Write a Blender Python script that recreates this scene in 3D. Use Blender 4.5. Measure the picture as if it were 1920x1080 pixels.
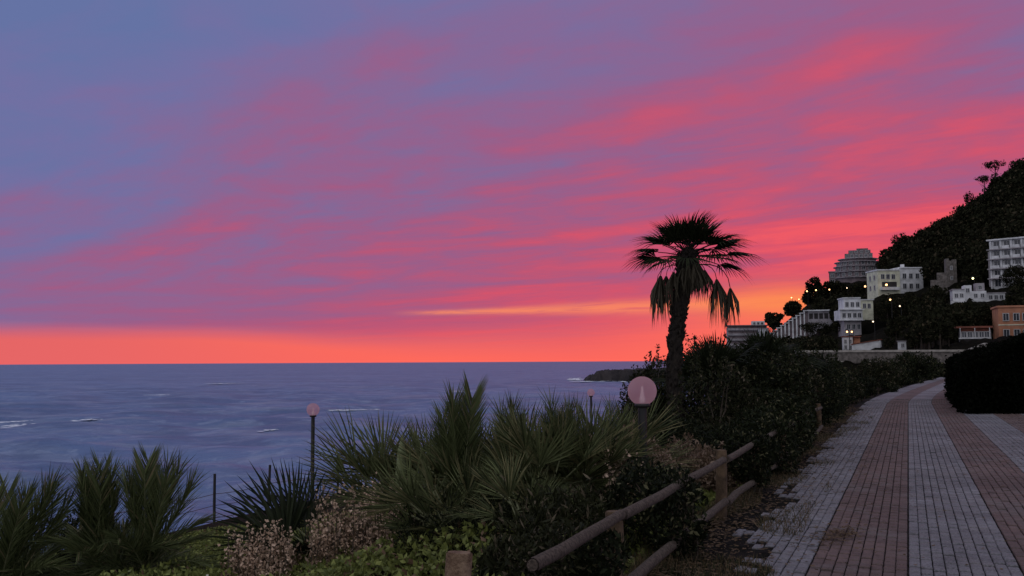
import bpy, math, random
import numpy as np
from mathutils import Vector, Matrix, Euler

for o in list(bpy.data.objects):
    bpy.data.objects.remove(o, do_unlink=True)
scene = bpy.context.scene
C = scene.collection
R = math.radians

# ------------------------------------------------------------------ camera
FPX = 1850.0                      # focal length in photograph pixels (1920 wide)
EYE = 1.7
PITCH = math.atan(138.0 / FPX)
ROLL = R(0.30)
fwd = Vector((0, math.cos(PITCH), math.sin(PITCH)))
rt0 = Vector((1, 0, 0)); up0 = Vector((0, -math.sin(PITCH), math.cos(PITCH)))
rt = rt0 * math.cos(ROLL) - up0 * math.sin(ROLL)
up = rt0 * math.sin(ROLL) + up0 * math.cos(ROLL)
cam_d = bpy.data.cameras.new('camera')
cam = bpy.data.objects.new('camera', cam_d); C.objects.link(cam)
cam_d.sensor_width = 36.0
cam_d.lens = 36.0 * FPX / 1920.0
cam_d.clip_start = 0.05
cam_d.clip_end = 60000
M3 = Matrix((rt, up, -fwd)).transposed()
cam.matrix_world = Matrix.Translation((0, 0, EYE)) @ M3.to_4x4()
scene.camera = cam

# ------------------------------------------------------------------ colour management
scene.view_settings.view_transform = 'Standard'
scene.view_settings.look = 'None'
scene.view_settings.exposure = 0.0
scene.view_settings.gamma = 1.0
scene.view_settings.use_curve_mapping = False

def s2l(c):
    out = []
    for v in c:
        v = v / 255.0
        out.append(v / 12.92 if v <= 0.04045 else ((v + 0.055) / 1.055) ** 2.4)
    return tuple(out)

# ------------------------------------------------------------------ world: dusk sky
SUN_AZ = 20.0                     # the afterglow lies this many degrees right of the view axis
world = bpy.data.worlds.new('World'); scene.world = world
world.use_nodes = True
nt = world.node_tree; nt.nodes.clear()

class NB:
    """small helper that writes node expressions"""
    def __init__(s, nt): s.nt = nt
    def set(s, n, i, v):
        if isinstance(v, (int, float)): n.inputs[i].default_value = v
        elif isinstance(v, tuple): n.inputs[i].default_value = v
        else: s.nt.links.new(v, n.inputs[i])
    def m(s, op, a, b=0.0, c=0.0, clamp=False):
        n = s.nt.nodes.new('ShaderNodeMath'); n.operation = op; n.use_clamp = clamp
        s.set(n, 0, a); s.set(n, 1, b); s.set(n, 2, c)
        return n.outputs[0]
    def sm(s, v, lo, hi, a=0.0, b=1.0):
        n = s.nt.nodes.new('ShaderNodeMapRange'); n.interpolation_type = 'SMOOTHSTEP'
        s.set(n, 0, v); s.set(n, 1, lo); s.set(n, 2, hi); s.set(n, 3, a); s.set(n, 4, b)
        return n.outputs[0]
    def ramp(s, v, stops):
        n = s.nt.nodes.new('ShaderNodeValToRGB'); cr = n.color_ramp
        while len(cr.elements) > 1: cr.elements.remove(cr.elements[-1])
        cr.elements[0].position = stops[0][0]; cr.elements[0].color = (*stops[0][1], 1)
        for p, c in stops[1:]:
            e = cr.elements.new(p); e.color = (*c, 1)
        s.set(n, 0, v)
        return n.outputs[0]
    def mix(s, f, a, b, mode='MIX'):
        n = s.nt.nodes.new('ShaderNodeMix'); n.data_type = 'RGBA'; n.blend_type = mode
        s.set(n, 0, f)
        s.set(n, 6, a if not isinstance(a, tuple) or len(a) == 4 else (*a, 1))
        s.set(n, 7, b if not isinstance(b, tuple) or len(b) == 4 else (*b, 1))
        return n.outputs[2]
    def xyz(s, x, y, z):
        n = s.nt.nodes.new('ShaderNodeCombineXYZ')
        s.set(n, 0, x); s.set(n, 1, y); s.set(n, 2, z)
        return n.outputs[0]
    def noise(s, vec, scale, detail=4.0, rough=0.55, dist=0.0):
        n = s.nt.nodes.new('ShaderNodeTexNoise')
        if vec is not None: s.nt.links.new(vec, n.inputs['Vector'])
        n.inputs['Scale'].default_value = scale; n.inputs['Detail'].default_value = detail
        n.inputs['Roughness'].default_value = rough; n.inputs['Distortion'].default_value = dist
        return n.outputs['Fac']

w = NB(nt)
tc = nt.nodes.new('ShaderNodeTexCoord')
sep = nt.nodes.new('ShaderNodeSeparateXYZ'); nt.links.new(tc.outputs['Generated'], sep.inputs[0])
dx, dy, dz = sep.outputs
DEG = 57.29578
el = w.m('MULTIPLY', w.m('ARCSINE', dz), DEG)
az = w.m('MULTIPLY', w.m('ARCTAN2', dx, dy), DEG)
hl = w.m('SQRT', w.m('ADD', w.m('MULTIPLY', dx, dx), w.m('MULTIPLY', dy, dy)))
ca = w.m('DIVIDE', w.m('ADD', w.m('MULTIPLY', dx, math.sin(R(SUN_AZ))), w.m('MULTIPLY', dy, math.cos(R(SUN_AZ)))),
         w.m('MAXIMUM', hl, 0.001))
ang = w.m('MULTIPLY', w.m('ARCCOSINE', w.m('MINIMUM', w.m('MAXIMUM', ca, -1.0), 1.0)), DEG)
# cloud deck: a plane seen in perspective, streaks running towards azimuth -46 degrees
zc = w.m('MAXIMUM', w.m('ADD', dz, 0.045), 0.03)
pu = w.m('DIVIDE', dx, zc); pv = w.m('DIVIDE', dy, zc)
sa = R(-46.0)
along = w.m('ADD', w.m('MULTIPLY', pu, math.sin(sa)), w.m('MULTIPLY', pv, math.cos(sa)))
across = w.m('SUBTRACT', w.m('MULTIPLY', pu, math.cos(sa)), w.m('MULTIPLY', pv, math.sin(sa)))
v1 = w.xyz(w.m('MULTIPLY', along, 0.30), w.m('MULTIPLY', across, 0.85), 3.7)
v2 = w.xyz(w.m('MULTIPLY', along, 1.5), w.m('MULTIPLY', across, 2.6), 9.1)
n1 = w.noise(v1, 1.0, 5.0, 0.58, 0.8)
n2 = w.noise(v2, 1.0, 6.0, 0.60, 0.7)
n4 = w.noise(w.xyz(w.m('MULTIPLY', pu, 2.4), w.m('MULTIPLY', pv, 2.4), 5.5), 1.0, 5.0, 0.6, 0.4)
n3 = w.noise(w.xyz(w.m('MULTIPLY', az, 0.05), w.m('MULTIPLY', el, 0.9), 1.3), 1.0, 4.0, 0.55, 0.2)
streak = w.m('ADD', w.m('MULTIPLY', w.m('SUBTRACT', n1, 0.5), 1.25), w.m('ADD', w.m('MULTIPLY', w.m('SUBTRACT', n2, 0.5), 0.36), w.m('MULTIPLY', w.m('SUBTRACT', n4, 0.5), 0.30)))
streak = w.m('MULTIPLY', streak, w.sm(ang, 52.0, 16.0, 0.75, 1.0))
lowband = w.m('MULTIPLY', w.m('SUBTRACT', n3, 0.5), w.sm(el, 9.0, 2.0, 0.0, 0.40))
warm = w.m('SUBTRACT', w.m('SUBTRACT', 1.05, w.m('MULTIPLY', w.m('MINIMUM', ang, 90.0), 0.0108)), w.m('MULTIPLY', w.m('MAXIMUM', el, 0.0), 0.0285))
warm = w.m('ADD', warm, w.m('MULTIPLY', streak, w.sm(el, 1.5, 8.0, 0.25, 1.0)))
warm = w.m('ADD', warm, lowband)
warm = w.m('MAXIMUM', w.m('MINIMUM', warm, 1.0), 0.0)
base = w.ramp(warm, [(0.0, s2l((101, 115, 164))), (0.2, s2l((114, 112, 162))), (0.4, s2l((134, 104, 150))),
                     (0.55, s2l((156, 94, 136))), (0.70, s2l((184, 87, 120))), (0.85, s2l((212, 84, 108))),
                     (1.0, s2l((238, 90, 102)))])
# horizon glow under the cloud edge
edge = w.m('ADD', w.m('ADD', 1.2, w.sm(az, -5.0, -19.0, 0.0, 0.55)), w.sm(az, 2.0, 15.0, 0.0, 1.5))
soft = w.m('ADD', 0.55, w.sm(az, -19.0, 8.0, 0.0, 1.4))
ee = w.m('ADD', w.m('SUBTRACT', el, edge), w.m('MULTIPLY', w.m('SUBTRACT', n3, 0.5), 0.7))
band = w.sm(w.m('DIVIDE', ee, soft), 1.0, -1.0)
band = w.m('MULTIPLY', band, w.sm(ang, 150.0, 55.0, 0.0, 1.0))
bandc = w.ramp(w.sm(el, 0.0, 4.5), [(0.0, s2l((255, 106, 92))), (0.5, s2l((255, 112, 92))), (1.0, s2l((255, 122, 92)))])
bandc = w.mix(w.sm(ang, 22.0, 48.0), bandc, s2l((230, 102, 102)))
col = w.mix(band, base, bandc)
# one thin bright gap in the cloud over the sea
gel = w.m('SUBTRACT', el, w.m('ADD', 2.95, w.m('MULTIPLY', az, 0.022)))
wid = w.m('ADD', 0.13, w.sm(az, -5.0, 9.0, 0.0, 0.26))
gap = w.m('POWER', 2.718, w.m('MULTIPLY', -1.0, w.m('POWER', w.m('ABSOLUTE', w.m('DIVIDE', gel, wid)), 2.0)))
gap = w.m('MULTIPLY', gap, w.sm(az, -7.5, -3.5))
gap = w.m('MULTIPLY', gap, w.sm(az, 34.0, 18.0))
gap = w.m('MULTIPLY', gap, w.sm(n2, 0.30, 0.55, 0.45, 1.0))
col = w.mix(w.m('MULTIPLY', gap, 0.75), col, s2l((255, 143, 98)))
# warmest spot, where the sun has gone down behind the headland
ga = w.m('DIVIDE', w.m('SUBTRACT', az, 15.8), 4.6); ge = w.m('DIVIDE', w.m('SUBTRACT', el, 3.2), 1.05)
glow = w.m('POWER', 2.718, w.m('MULTIPLY', -1.0, w.m('ADD', w.m('MULTIPLY', ga, ga), w.m('MULTIPLY', ge, ge))))
col = w.mix(w.m('MULTIPLY', glow, 0.68), col, s2l((255, 140, 76)))
# the cloud deck turns grey lilac overhead and away from the sunset, where it is paler
hi = w.sm(el, 18.0, 55.0)
col = w.mix(hi, col, s2l((156, 152, 168)))
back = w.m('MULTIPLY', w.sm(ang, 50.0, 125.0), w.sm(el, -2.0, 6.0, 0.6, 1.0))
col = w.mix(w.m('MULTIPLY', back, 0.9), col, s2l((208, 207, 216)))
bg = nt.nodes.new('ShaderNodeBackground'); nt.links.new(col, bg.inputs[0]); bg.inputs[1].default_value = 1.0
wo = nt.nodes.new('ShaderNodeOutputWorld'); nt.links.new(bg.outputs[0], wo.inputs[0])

# ------------------------------------------------------------------ sun: gone down, only its afterglow is left
sl = bpy.data.lights.new('sun', 'SUN'); sl.energy = 0.06; sl.angle = R(20); sl.color = (1.0, 0.5, 0.35)
so = bpy.data.objects.new('sun', sl); C.objects.link(so)
sd = Vector((math.sin(R(SUN_AZ)) * math.cos(R(3)), math.cos(R(SUN_AZ)) * math.cos(R(3)), math.sin(R(3))))
so.rotation_euler = sd.to_track_quat('Z', 'Y').to_euler()
so.location = (30, 60, 40)

# ------------------------------------------------------------------ pixel -> world
def ray(px, py):
    return rt * ((px - 960) / FPX) + up * ((540 - py) / FPX) + fwd
def P(px, py, Y):
    r = ray(px, py); k = Y / r.y
    return Vector((r.x * k, Y, EYE + r.z * k))
def X(px, Y):
    return P(px, 678, Y).x
def Z(px, py, Y):
    return P(px, py, Y).z
def to_px(p):
    d = Vector(p) - Vector((0, 0, EYE)); k = d.dot(fwd)
    return 960 + FPX * d.dot(rt) / k, 540 - FPX * d.dot(up) / k

# ------------------------------------------------------------------ mesh helpers
rng = np.random.default_rng(7)
rnd = random.Random(11)

def new_mesh(name, V, F, smooth=False):
    """V (n,3); F list of index arrays (m,k)"""
    V = np.asarray(V, dtype=np.float32).reshape(-1, 3)
    if not isinstance(F, (list, tuple)): F = [F]
    F = [np.asarray(f, dtype=np.int32) for f in F if len(f)]
    me = bpy.data.meshes.new(name)
    me.vertices.add(len(V)); me.vertices.foreach_set('co', V.ravel())
    tot = np.concatenate([np.full(len(f), f.shape[1], dtype=np.int32) for f in F])
    li = np.concatenate([f.ravel() for f in F])
    st = np.concatenate([[0], np.cumsum(tot)[:-1]]).astype(np.int32)
    me.loops.add(len(li)); me.loops.foreach_set('vertex_index', li)
    me.polygons.add(len(tot)); me.polygons.foreach_set('loop_start', st)
    me.polygons.foreach_set('loop_total', tot)
    me.polygons.foreach_set('use_smooth', np.full(len(tot), smooth, dtype=bool))
    me.update(calc_edges=True); me.validate()
    return me

class MB:
    """collects faces of one mesh"""
    def __init__(s): s.V = []; s.F = {}; s.n = 0
    def add(s, V, F):
        V = np.asarray(V, float).reshape(-1, 3)
        F = np.asarray(F, int)
        s.F.setdefault(F.shape[1], []).append(F + s.n)
        s.V.append(V); s.n += len(V)
    def box(s, x0, x1, y0, y1, z0, z1):
        V = [(x0, y0, z0), (x1, y0, z0), (x1, y1, z0), (x0, y1, z0), (x0, y0, z1), (x1, y0, z1), (x1, y1, z1), (x0, y1, z1)]
        s.add(V, [(0, 3, 2, 1), (4, 5, 6, 7), (0, 1, 5, 4), (1, 2, 6, 5), (2, 3, 7, 6), (3, 0, 4, 7)])
    def tube(s, pts, radii, n=8, cap=True, jitter=0.0):
        pts = [Vector(p) for p in pts]; rings = []
        ref = Vector((0.31, 0.2, 0.93))
        base = s.n; V = []
        for i, p in enumerate(pts):
            t = (pts[min(i + 1, len(pts) - 1)] - pts[max(i - 1, 0)]).normalized()
            if abs(t.dot(ref)) > 0.95: ref = Vector((0.9, 0.4, 0.1))
            a = t.cross(ref).normalized(); b = t.cross(a)
            for k in range(n):
                th = 2 * math.pi * k / n
                r = radii[i] * (1 + (rnd.uniform(-jitter, jitter) if jitter else 0))
                V.append(p + a * (math.cos(th) * r) + b * (math.sin(th) * r))
        F = []
        for i in range(len(pts) - 1):
            for k in range(n):
                k2 = (k + 1) % n
                F.append((i * n + k, i * n + k2, (i + 1) * n + k2, (i + 1) * n + k))
        s.add([tuple(v) for v in V], F)
        if cap:
            for i, rev in ((0, True), (len(pts) - 1, False)):
                c = pts[i]; ring = [tuple(V[i * n + k]) for k in range(n)]
                VV = ring + [tuple(c)]
                FF = [((k + 1) % n, k, n) if rev else (k, (k + 1) % n, n) for k in range(n)]
                s.add(VV, FF)
    def lathe(s, prof, n=20, c=(0, 0, 0)):
        V = []; F = []
        for r, z in prof:
            for k in range(n):
                th = 2 * math.pi * k / n
                V.append((c[0] + r * math.cos(th), c[1] + r * math.sin(th), c[2] + z))
        for i in range(len(prof) - 1):
            for k in range(n):
                k2 = (k + 1) % n
                F.append((i * n + k, i * n + k2, (i + 1) * n + k2, (i + 1) * n + k))
        s.add(V, F)
    def mesh(s, name, smooth=False):
        return new_mesh(name, np.concatenate(s.V), [np.concatenate(v) for v in s.F.values()], smooth)

def obj(name, me, mat=None, parent=None, loc=None, rot=None, scale=None):
    o = bpy.data.objects.new(name, me)
    C.objects.link(o)
    if mat is not None and len(me.materials) == 0: me.materials.append(mat)
    if parent is not None: o.parent = parent
    if loc is not None: o.location = loc
    if rot is not None: o.rotation_euler = rot
    if scale is not None: o.scale = scale if not isinstance(scale, (int, float)) else (scale,) * 3
    return o
def tag(o, label=None, cat=None, group=None, kind=None):
    if label: o['label'] = label
    if cat: o['category'] = cat
    if group: o['group'] = group
    if kind: o['kind'] = kind
    return o
def thing(name, label, cat, loc=(0, 0, 0), rz=0.0, group=None):
    o = bpy.data.objects.new(name, None); C.objects.link(o)
    o.location = loc; o.rotation_euler = (0, 0, rz); o.empty_display_size = 0.3
    return tag(o, label, cat, group)

# ------------------------------------------------------------------ materials
def pmat(name, col, rough=0.7, col2=None, scale=6.0, bump=0.0, bscale=None, spec=0.3, island=False, metal=0.0, detail=5.0, bdist=0.02):
    m = bpy.data.materials.new(name); m.use_nodes = True
    t = m.node_tree; b = t.nodes['Principled BSDF']; e = NB(t)
    b.inputs['Roughness'].default_value = rough
    b.inputs['Specular IOR Level'].default_value = spec
    b.inputs['Metallic'].default_value = metal
    tcn = t.nodes.new('ShaderNodeTexCoord')
    if col2 is None:
        col2 = tuple(c * 0.75 for c in col)
    nz = e.noise(tcn.outputs['Object'], scale, detail, 0.6)
    f = e.sm(nz, 0.32, 0.68)
    if island:
        g = t.nodes.new('ShaderNodeNewGeometry')
        f = e.m('ADD', e.m('MULTIPLY', f, 0.45), e.m('MULTIPLY', g.outputs['Random Per Island'], 0.55))
    c = e.mix(f, col, col2)
    t.links.new(c, b.inputs['Base Color'])
    if bump:
        bn = t.nodes.new('ShaderNodeBump'); bn.inputs['Strength'].default_value = bump
        bn.inputs['Distance'].default_value = bdist
        nb = e.noise(tcn.outputs['Object'], bscale or scale * 3, 6.0, 0.65)
        t.links.new(nb, bn.inputs['Height']); t.links.new(bn.outputs[0], b.inputs['Normal'])
    return m

def leafmat(name, c1, c2, trans=0.18, rough=0.6, spec=0.25, c3=None, third=0.0):
    """leaf: colour differs from leaf to leaf, a little light comes through"""
    m = bpy.data.materials.new(name); m.use_nodes = True
    t = m.node_tree; b = t.nodes['Principled BSDF']; e = NB(t)
    g = t.nodes.new('ShaderNodeNewGeometry')
    oi = t.nodes.new('ShaderNodeObjectInfo')
    f = e.m('ADD', e.m('MULTIPLY', g.outputs['Random Per Island'], 0.75), e.m('MULTIPLY', oi.outputs['Random'], 0.25))
    c = e.mix(f, c1, c2)
    if c3 is not None:
        h = e.m('FRACT', e.m('MULTIPLY', g.outputs['Random Per Island'], 17.3))
        c = e.mix(e.m('LESS_THAN', h, third), c, c3)
    t.links.new(c, b.inputs['Base Color'])
    b.inputs['Roughness'].default_value = rough; b.inputs['Specular IOR Level'].default_value = spec
    if trans:
        tr = t.nodes.new('ShaderNodeBsdfTranslucent'); t.links.new(c, tr.inputs[0])
        mx = t.nodes.new('ShaderNodeMixShader'); mx.inputs[0].default_value = trans
        t.links.new(b.outputs[0], mx.inputs[1]); t.links.new(tr.outputs[0], mx.inputs[2])
        t.links.new(mx.outputs[0], t.nodes['Material Output'].inputs[0])
    return m

def emit(name, col, s):
    m = bpy.data.materials.new(name); m.use_nodes = True
    b = m.node_tree.nodes['Principled BSDF']
    b.inputs['Base Color'].default_value = (*col, 1)
    b.inputs['Emission Color'].default_value = (*col, 1); b.inputs['Emission Strength'].default_value = s
    return m

M = {}
M['frond'] = leafmat('frond', (0.165, 0.190, 0.080), (0.012, 0.018, 0.007), 0.15, spec=.12, c3=(0.16, 0.15, 0.07), third=0.06)
M['frond2'] = leafmat('frond_grey', (0.155, 0.185, 0.075), (0.016, 0.024, 0.009), 0.15, spec=.12, c3=(0.2, 0.17, 0.09), third=0.08)
M['cycad'] = leafmat('cycad_leaf', (0.035, 0.045, 0.022), (0.010, 0.015, 0.009), 0.06, rough=0.5, spec=0.2)
M['rachis'] = pmat('rachis', (0.20, 0.21, 0.11), 0.6, (0.12, 0.13, 0.06), 8)
M['fan'] = leafmat('fan_leaf', (0.030, 0.038, 0.016), (0.010, 0.014, 0.007), 0.08, spec=.1)
M['deadfan'] = leafmat('dead_fan_leaf', (0.10, 0.085, 0.055), (0.05, 0.043, 0.03), 0.1, rough=0.8)
M['palm_bark'] = pmat('palm_bark', (0.028, 0.021, 0.016), 0.95, (0.015, 0.012, 0.010), 14, 0.8, 40)
M['stem'] = pmat('stem', (0.09, 0.07, 0.05), 0.9, (0.05, 0.04, 0.03), 12, 0.4, 40)
M['shrub'] = leafmat('shrub_leaf', (0.022, 0.028, 0.011), (0.005, 0.007, 0.004), 0.05, spec=.08, c3=(0.10, 0.095, 0.05), third=0.08)
M['shrub2'] = leafmat('shrub_leaf_olive', (0.035, 0.038, 0.016), (0.008, 0.010, 0.005), 0.06, spec=.08, c3=(0.11, 0.09, 0.06), third=0.09)
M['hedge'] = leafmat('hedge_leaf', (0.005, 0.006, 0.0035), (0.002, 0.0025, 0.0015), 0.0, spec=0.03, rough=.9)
M['ivy'] = leafmat('ivy_leaf', (0.26, 0.29, 0.075), (0.055, 0.075, 0.02), 0.16, c3=(0.16, 0.10, 0.06), third=0.06)
M['redleaf'] = leafmat('red_leaf', (0.20, 0.13, 0.085), (0.07, 0.055, 0.03), 0.15, c3=(0.30, 0.22, 0.16), third=0.2)
M['petal'] = leafmat('petal', (0.80, 0.60, 0.46), (0.42, 0.29, 0.19), 0.25, rough=0.7)
M['petal_white'] = leafmat('petal_white', (0.75, 0.72, 0.66), (0.5, 0.45, 0.42), 0.25, rough=0.7)
M['weed'] = leafmat('weed', (0.07, 0.07, 0.03), (0.02, 0.022, 0.010), 0.12, c3=(0.16, 0.11, 0.06), third=0.35)
M['litter'] = leafmat('leaf_litter', (0.14, 0.09, 0.05), (0.06, 0.04, 0.025), 0.0, rough=0.9)
M['wood'] = leafmat('wood_crown', (0.030, 0.031, 0.016), (0.004, 0.005, 0.003), 0.03, spec=.05, rough=.9, c3=(0.07, 0.056, 0.034), third=0.08)
M['bark'] = pmat('bark', (0.05, 0.04, 0.03), 0.95, (0.03, 0.022, 0.018), 5, 0.5, 20)
M['log'] = pmat('weathered_log', (0.165, 0.13, 0.105), 0.95, (0.06, 0.045, 0.036), 45, 1.0, 120, detail=7)
M['post'] = pmat('brown_log', (0.15, 0.10, 0.06), 0.9, (0.06, 0.04, 0.025), 9, 0.7, 30, detail=7)
M['cutwood'] = pmat('sawn_wood', (0.34, 0.24, 0.155), 0.9, (0.15, 0.09, 0.055), 16, 0.9, 70)
M['soil'] = pmat('soil', (0.030, 0.022, 0.015), 0.98, (0.010, 0.008, 0.006), 1.5, 0.9, 20, detail=8, spec=.05)
M['undergrowth'] = pmat('undergrowth', (0.012, 0.011, 0.007), 0.98, (0.005, 0.005, 0.003), 0.2, 0.8, 2, detail=8, bdist=0.5, spec=.03)
M['rock'] = pmat('rock', (0.05, 0.042, 0.042), 0.9, (0.025, 0.022, 0.023), 0.15, 1.0, 0.6, bdist=0.6)
M['blackmetal'] = pmat('black_metal', (0.012, 0.012, 0.013), 0.45, (0.02, 0.018, 0.016), 20, 0.1, 80, spec=0.5)
M['whiteplastic'] = pmat('white_plastic', (0.85, 0.87, 0.85), 0.35, (0.8, 0.8, 0.78), 10)
M['wire'] = pmat('rusty_wire', (0.10, 0.05, 0.04), 0.8, (0.06, 0.035, 0.03), 20)
M['joint'] = pmat('path_joint', (0.022, 0.019, 0.019), 0.95, (0.008, 0.009, 0.006), 3, 0.6, 60, spec=.05)

def paver(name, a, b):
    m = bpy.data.materials.new(name); m.use_nodes = True
    t = m.node_tree; bs = t.nodes['Principled BSDF']; e = NB(t)
    g = t.nodes.new('ShaderNodeNewGeometry'); oi = t.nodes.new('ShaderNodeObjectInfo')
    rr = e.m('FRACT', e.m('ADD', g.outputs['Random Per Island'], oi.outputs['Random']))
    pos = g.outputs['Position']
    big = e.noise(pos, 0.55, 4.0, 0.6); fine = e.noise(pos, 55.0, 4.0, 0.7); mid = e.noise(pos, 6.0, 5.0, 0.65)
    c = e.mix(e.m('ADD', e.m('MULTIPLY', rr, 0.5), e.m('MULTIPLY', e.sm(mid, 0.3, 0.7), 0.5)), a, b)
    c = e.mix(e.sm(big, 0.36, 0.66, 0.0, 0.7), c, tuple(x * 0.42 for x in b))            # old dirt
    dust = e.noise(pos, 1.1, 6.0, 0.65, 0.8)
    c = e.mix(e.sm(dust, 0.46, 0.66, 0.0, 0.6), c, (0.15, 0.135, 0.135))                 # dust trodden over both colours
    blot = e.noise(pos, 1.9, 6.0, 0.7, 0.6)
    c = e.mix(e.sm(blot, 0.52, 0.70, 0.0, 0.75), c, tuple(x * 0.35 for x in b))          # blotches and wear
    c = e.mix(e.sm(fine, 0.35, 0.75, 0.0, 0.5), c, tuple(min(x * 1.5, 1) for x in a))
    t.links.new(c, bs.inputs['Base Color'])
    bs.inputs['Roughness'].default_value = 0.78; bs.inputs['Specular IOR Level'].default_value = 0.25
    bn = t.nodes.new('ShaderNodeBump'); bn.inputs['Strength'].default_value = 0.5; bn.inputs['Distance'].default_value = 0.004
    t.links.new(fine, bn.inputs['Height']); t.links.new(bn.outputs[0], bs.inputs['Normal'])
    return m
M['grey_paver'] = paver('grey_paver', (0.235, 0.23, 0.255), (0.11, 0.108, 0.12))
M['red_paver'] = paver('red_paver', (0.155, 0.108, 0.10), (0.085, 0.062, 0.059))

# ------------------------------------------------------------------ the lie of the land
SEA = -11.0
def bend(y):                      # the promenade bears right beyond 40 m
    y = np.asarray(y, float)
    t = np.maximum(y - 38.0, 0)
    return 0.105 * t * t / (t + 14.0)
def off(x, y):
    return np.asarray(x, float) - 0.4 * np.asarray(y, float) - bend(y)
def on_path(o, y):
    return float(o + 0.4 * y + bend(y))
def ground(x, y):
    o = off(x, y)
    z = np.interp(o, [-60, -30, -27, -21, -18.2, -17.2, -16, -9, -2.4, -2.0, 60],
                  [-14, -12.5, -11.6, -6.2, -3.0, -2.25, -1.95, -1.1, -0.10, -0.045, -0.045])
    return z
def gz(x, y): return float(ground(x, y))

# land sheet of the terrace and the bank
os_ = np.concatenate([np.linspace(-60, -28, 9), np.linspace(-27, -2.5, 60), np.linspace(-2.4, 8, 12), np.linspace(12, 60, 7)])
ys_ = np.linspace(-25, 150, 140)
OO, YY = np.meshgrid(os_, ys_, indexing='ij')
XX = OO + 0.4 * YY + bend(YY)
ZZ = ground(XX, YY) + np.where(OO < -2.6, rng.normal(0, 0.03, OO.shape), 0) + np.where(OO < -19, rng.normal(0, 0.35, OO.shape), 0)
nI, nJ = OO.shape
idx = np.arange(nI * nJ).reshape(nI, nJ)
Fq = np.stack([idx[:-1, :-1], idx[1:, :-1], idx[1:, 1:], idx[:-1, 1:]], -1).reshape(-1, 4)
land = obj('ground', new_mesh('ground', np.stack([XX, YY, ZZ], -1), Fq, True), M['soil'])
tag(land, 'dark earth bank falling from the promenade to the sea', 'ground', kind='structure')

# ------------------------------------------------------------------ sea
def make_sea():
    rr = np.geomspace(25, 45000, 420)
    th = np.radians(np.linspace(-95, 95, 760))
    Rr, T = np.meshgrid(rr, th, indexing='ij')
    x = Rr * np.sin(T); y = Rr * np.cos(T)
    dr = np.gradient(rr)[:, None] + Rr * (th[1] - th[0])
    z = np.zeros_like(x)
    g = np.random.default_rng(3)
    for wl, a, k in ((38, .45, 3), (21, .34, 4), (11, .22, 5), (6, .12, 6)):
        for i in range(k):
            d = R(200) + g.normal(0, 0.5); ph = g.uniform(0, 7); wl2 = wl * g.uniform(.8, 1.25)
            fade = np.clip((wl2 / dr - 2.2) / 2.0, 0, 1)
            s = np.sin(2 * np.pi / wl2 * (x * math.sin(d) + y * math.cos(d)) + ph)
            z += fade * a / math.sqrt(k) * (1.3 * np.abs(s) ** 1.4 * np.sign(s))
    V = np.stack([x, y, z + SEA], -1)
    n0, n1 = x.shape; id_ = np.arange(n0 * n1).reshape(n0, n1)
    F = np.stack([id_[:-1, :-1], id_[:-1, 1:], id_[1:, 1:], id_[1:, :-1]], -1).reshape(-1, 4)
    m = bpy.data.materials.new('sea_water'); m.use_nodes = True
    t = m.node_tree; b = t.nodes['Principled BSDF']; e = NB(t)
    g = t.nodes.new('ShaderNodeNewGeometry')
    mp = t.nodes.new('ShaderNodeMapping'); mp.inputs['Rotation'].default_value = (0, 0, R(20))
    mp.inputs['Scale'].default_value = (0.35, 1.0, 1.0)
    t.links.new(g.outputs['Position'], mp.inputs['Vector'])
    a1 = e.noise(mp.outputs[0], 0.9, 8.0, 0.68, 0.3); a2 = e.noise(mp.outputs[0], 0.11, 5.0, 0.6, 0.2); a3 = e.noise(mp.outputs[0], 0.012, 4.0, 0.55)
    h = e.m('ADD', e.m('MULTIPLY', a1, 0.8), e.m('MULTIPLY', a2, 2.2))
    bn = t.nodes.new('ShaderNodeBump'); bn.inputs['Strength'].default_value = 1.0; bn.inputs['Distance'].default_value = 0.7
    t.links.new(h, bn.inputs['Height']); t.links.new(bn.outputs[0], b.inputs['Normal'])
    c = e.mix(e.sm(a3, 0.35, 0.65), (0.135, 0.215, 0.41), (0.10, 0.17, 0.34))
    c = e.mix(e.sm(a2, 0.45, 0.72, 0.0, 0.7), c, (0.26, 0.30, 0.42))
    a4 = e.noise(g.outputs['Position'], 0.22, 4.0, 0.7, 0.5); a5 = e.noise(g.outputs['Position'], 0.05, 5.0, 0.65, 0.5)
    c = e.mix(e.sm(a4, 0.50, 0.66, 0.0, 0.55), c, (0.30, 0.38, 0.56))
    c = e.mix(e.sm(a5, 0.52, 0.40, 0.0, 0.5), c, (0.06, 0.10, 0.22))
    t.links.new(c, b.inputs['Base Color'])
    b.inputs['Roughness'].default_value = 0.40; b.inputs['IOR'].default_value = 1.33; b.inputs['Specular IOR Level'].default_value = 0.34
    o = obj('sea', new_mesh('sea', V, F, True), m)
    tag(o, 'choppy violet blue sea reaching the horizon', 'sea', kind='structure')
make_sea()

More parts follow.
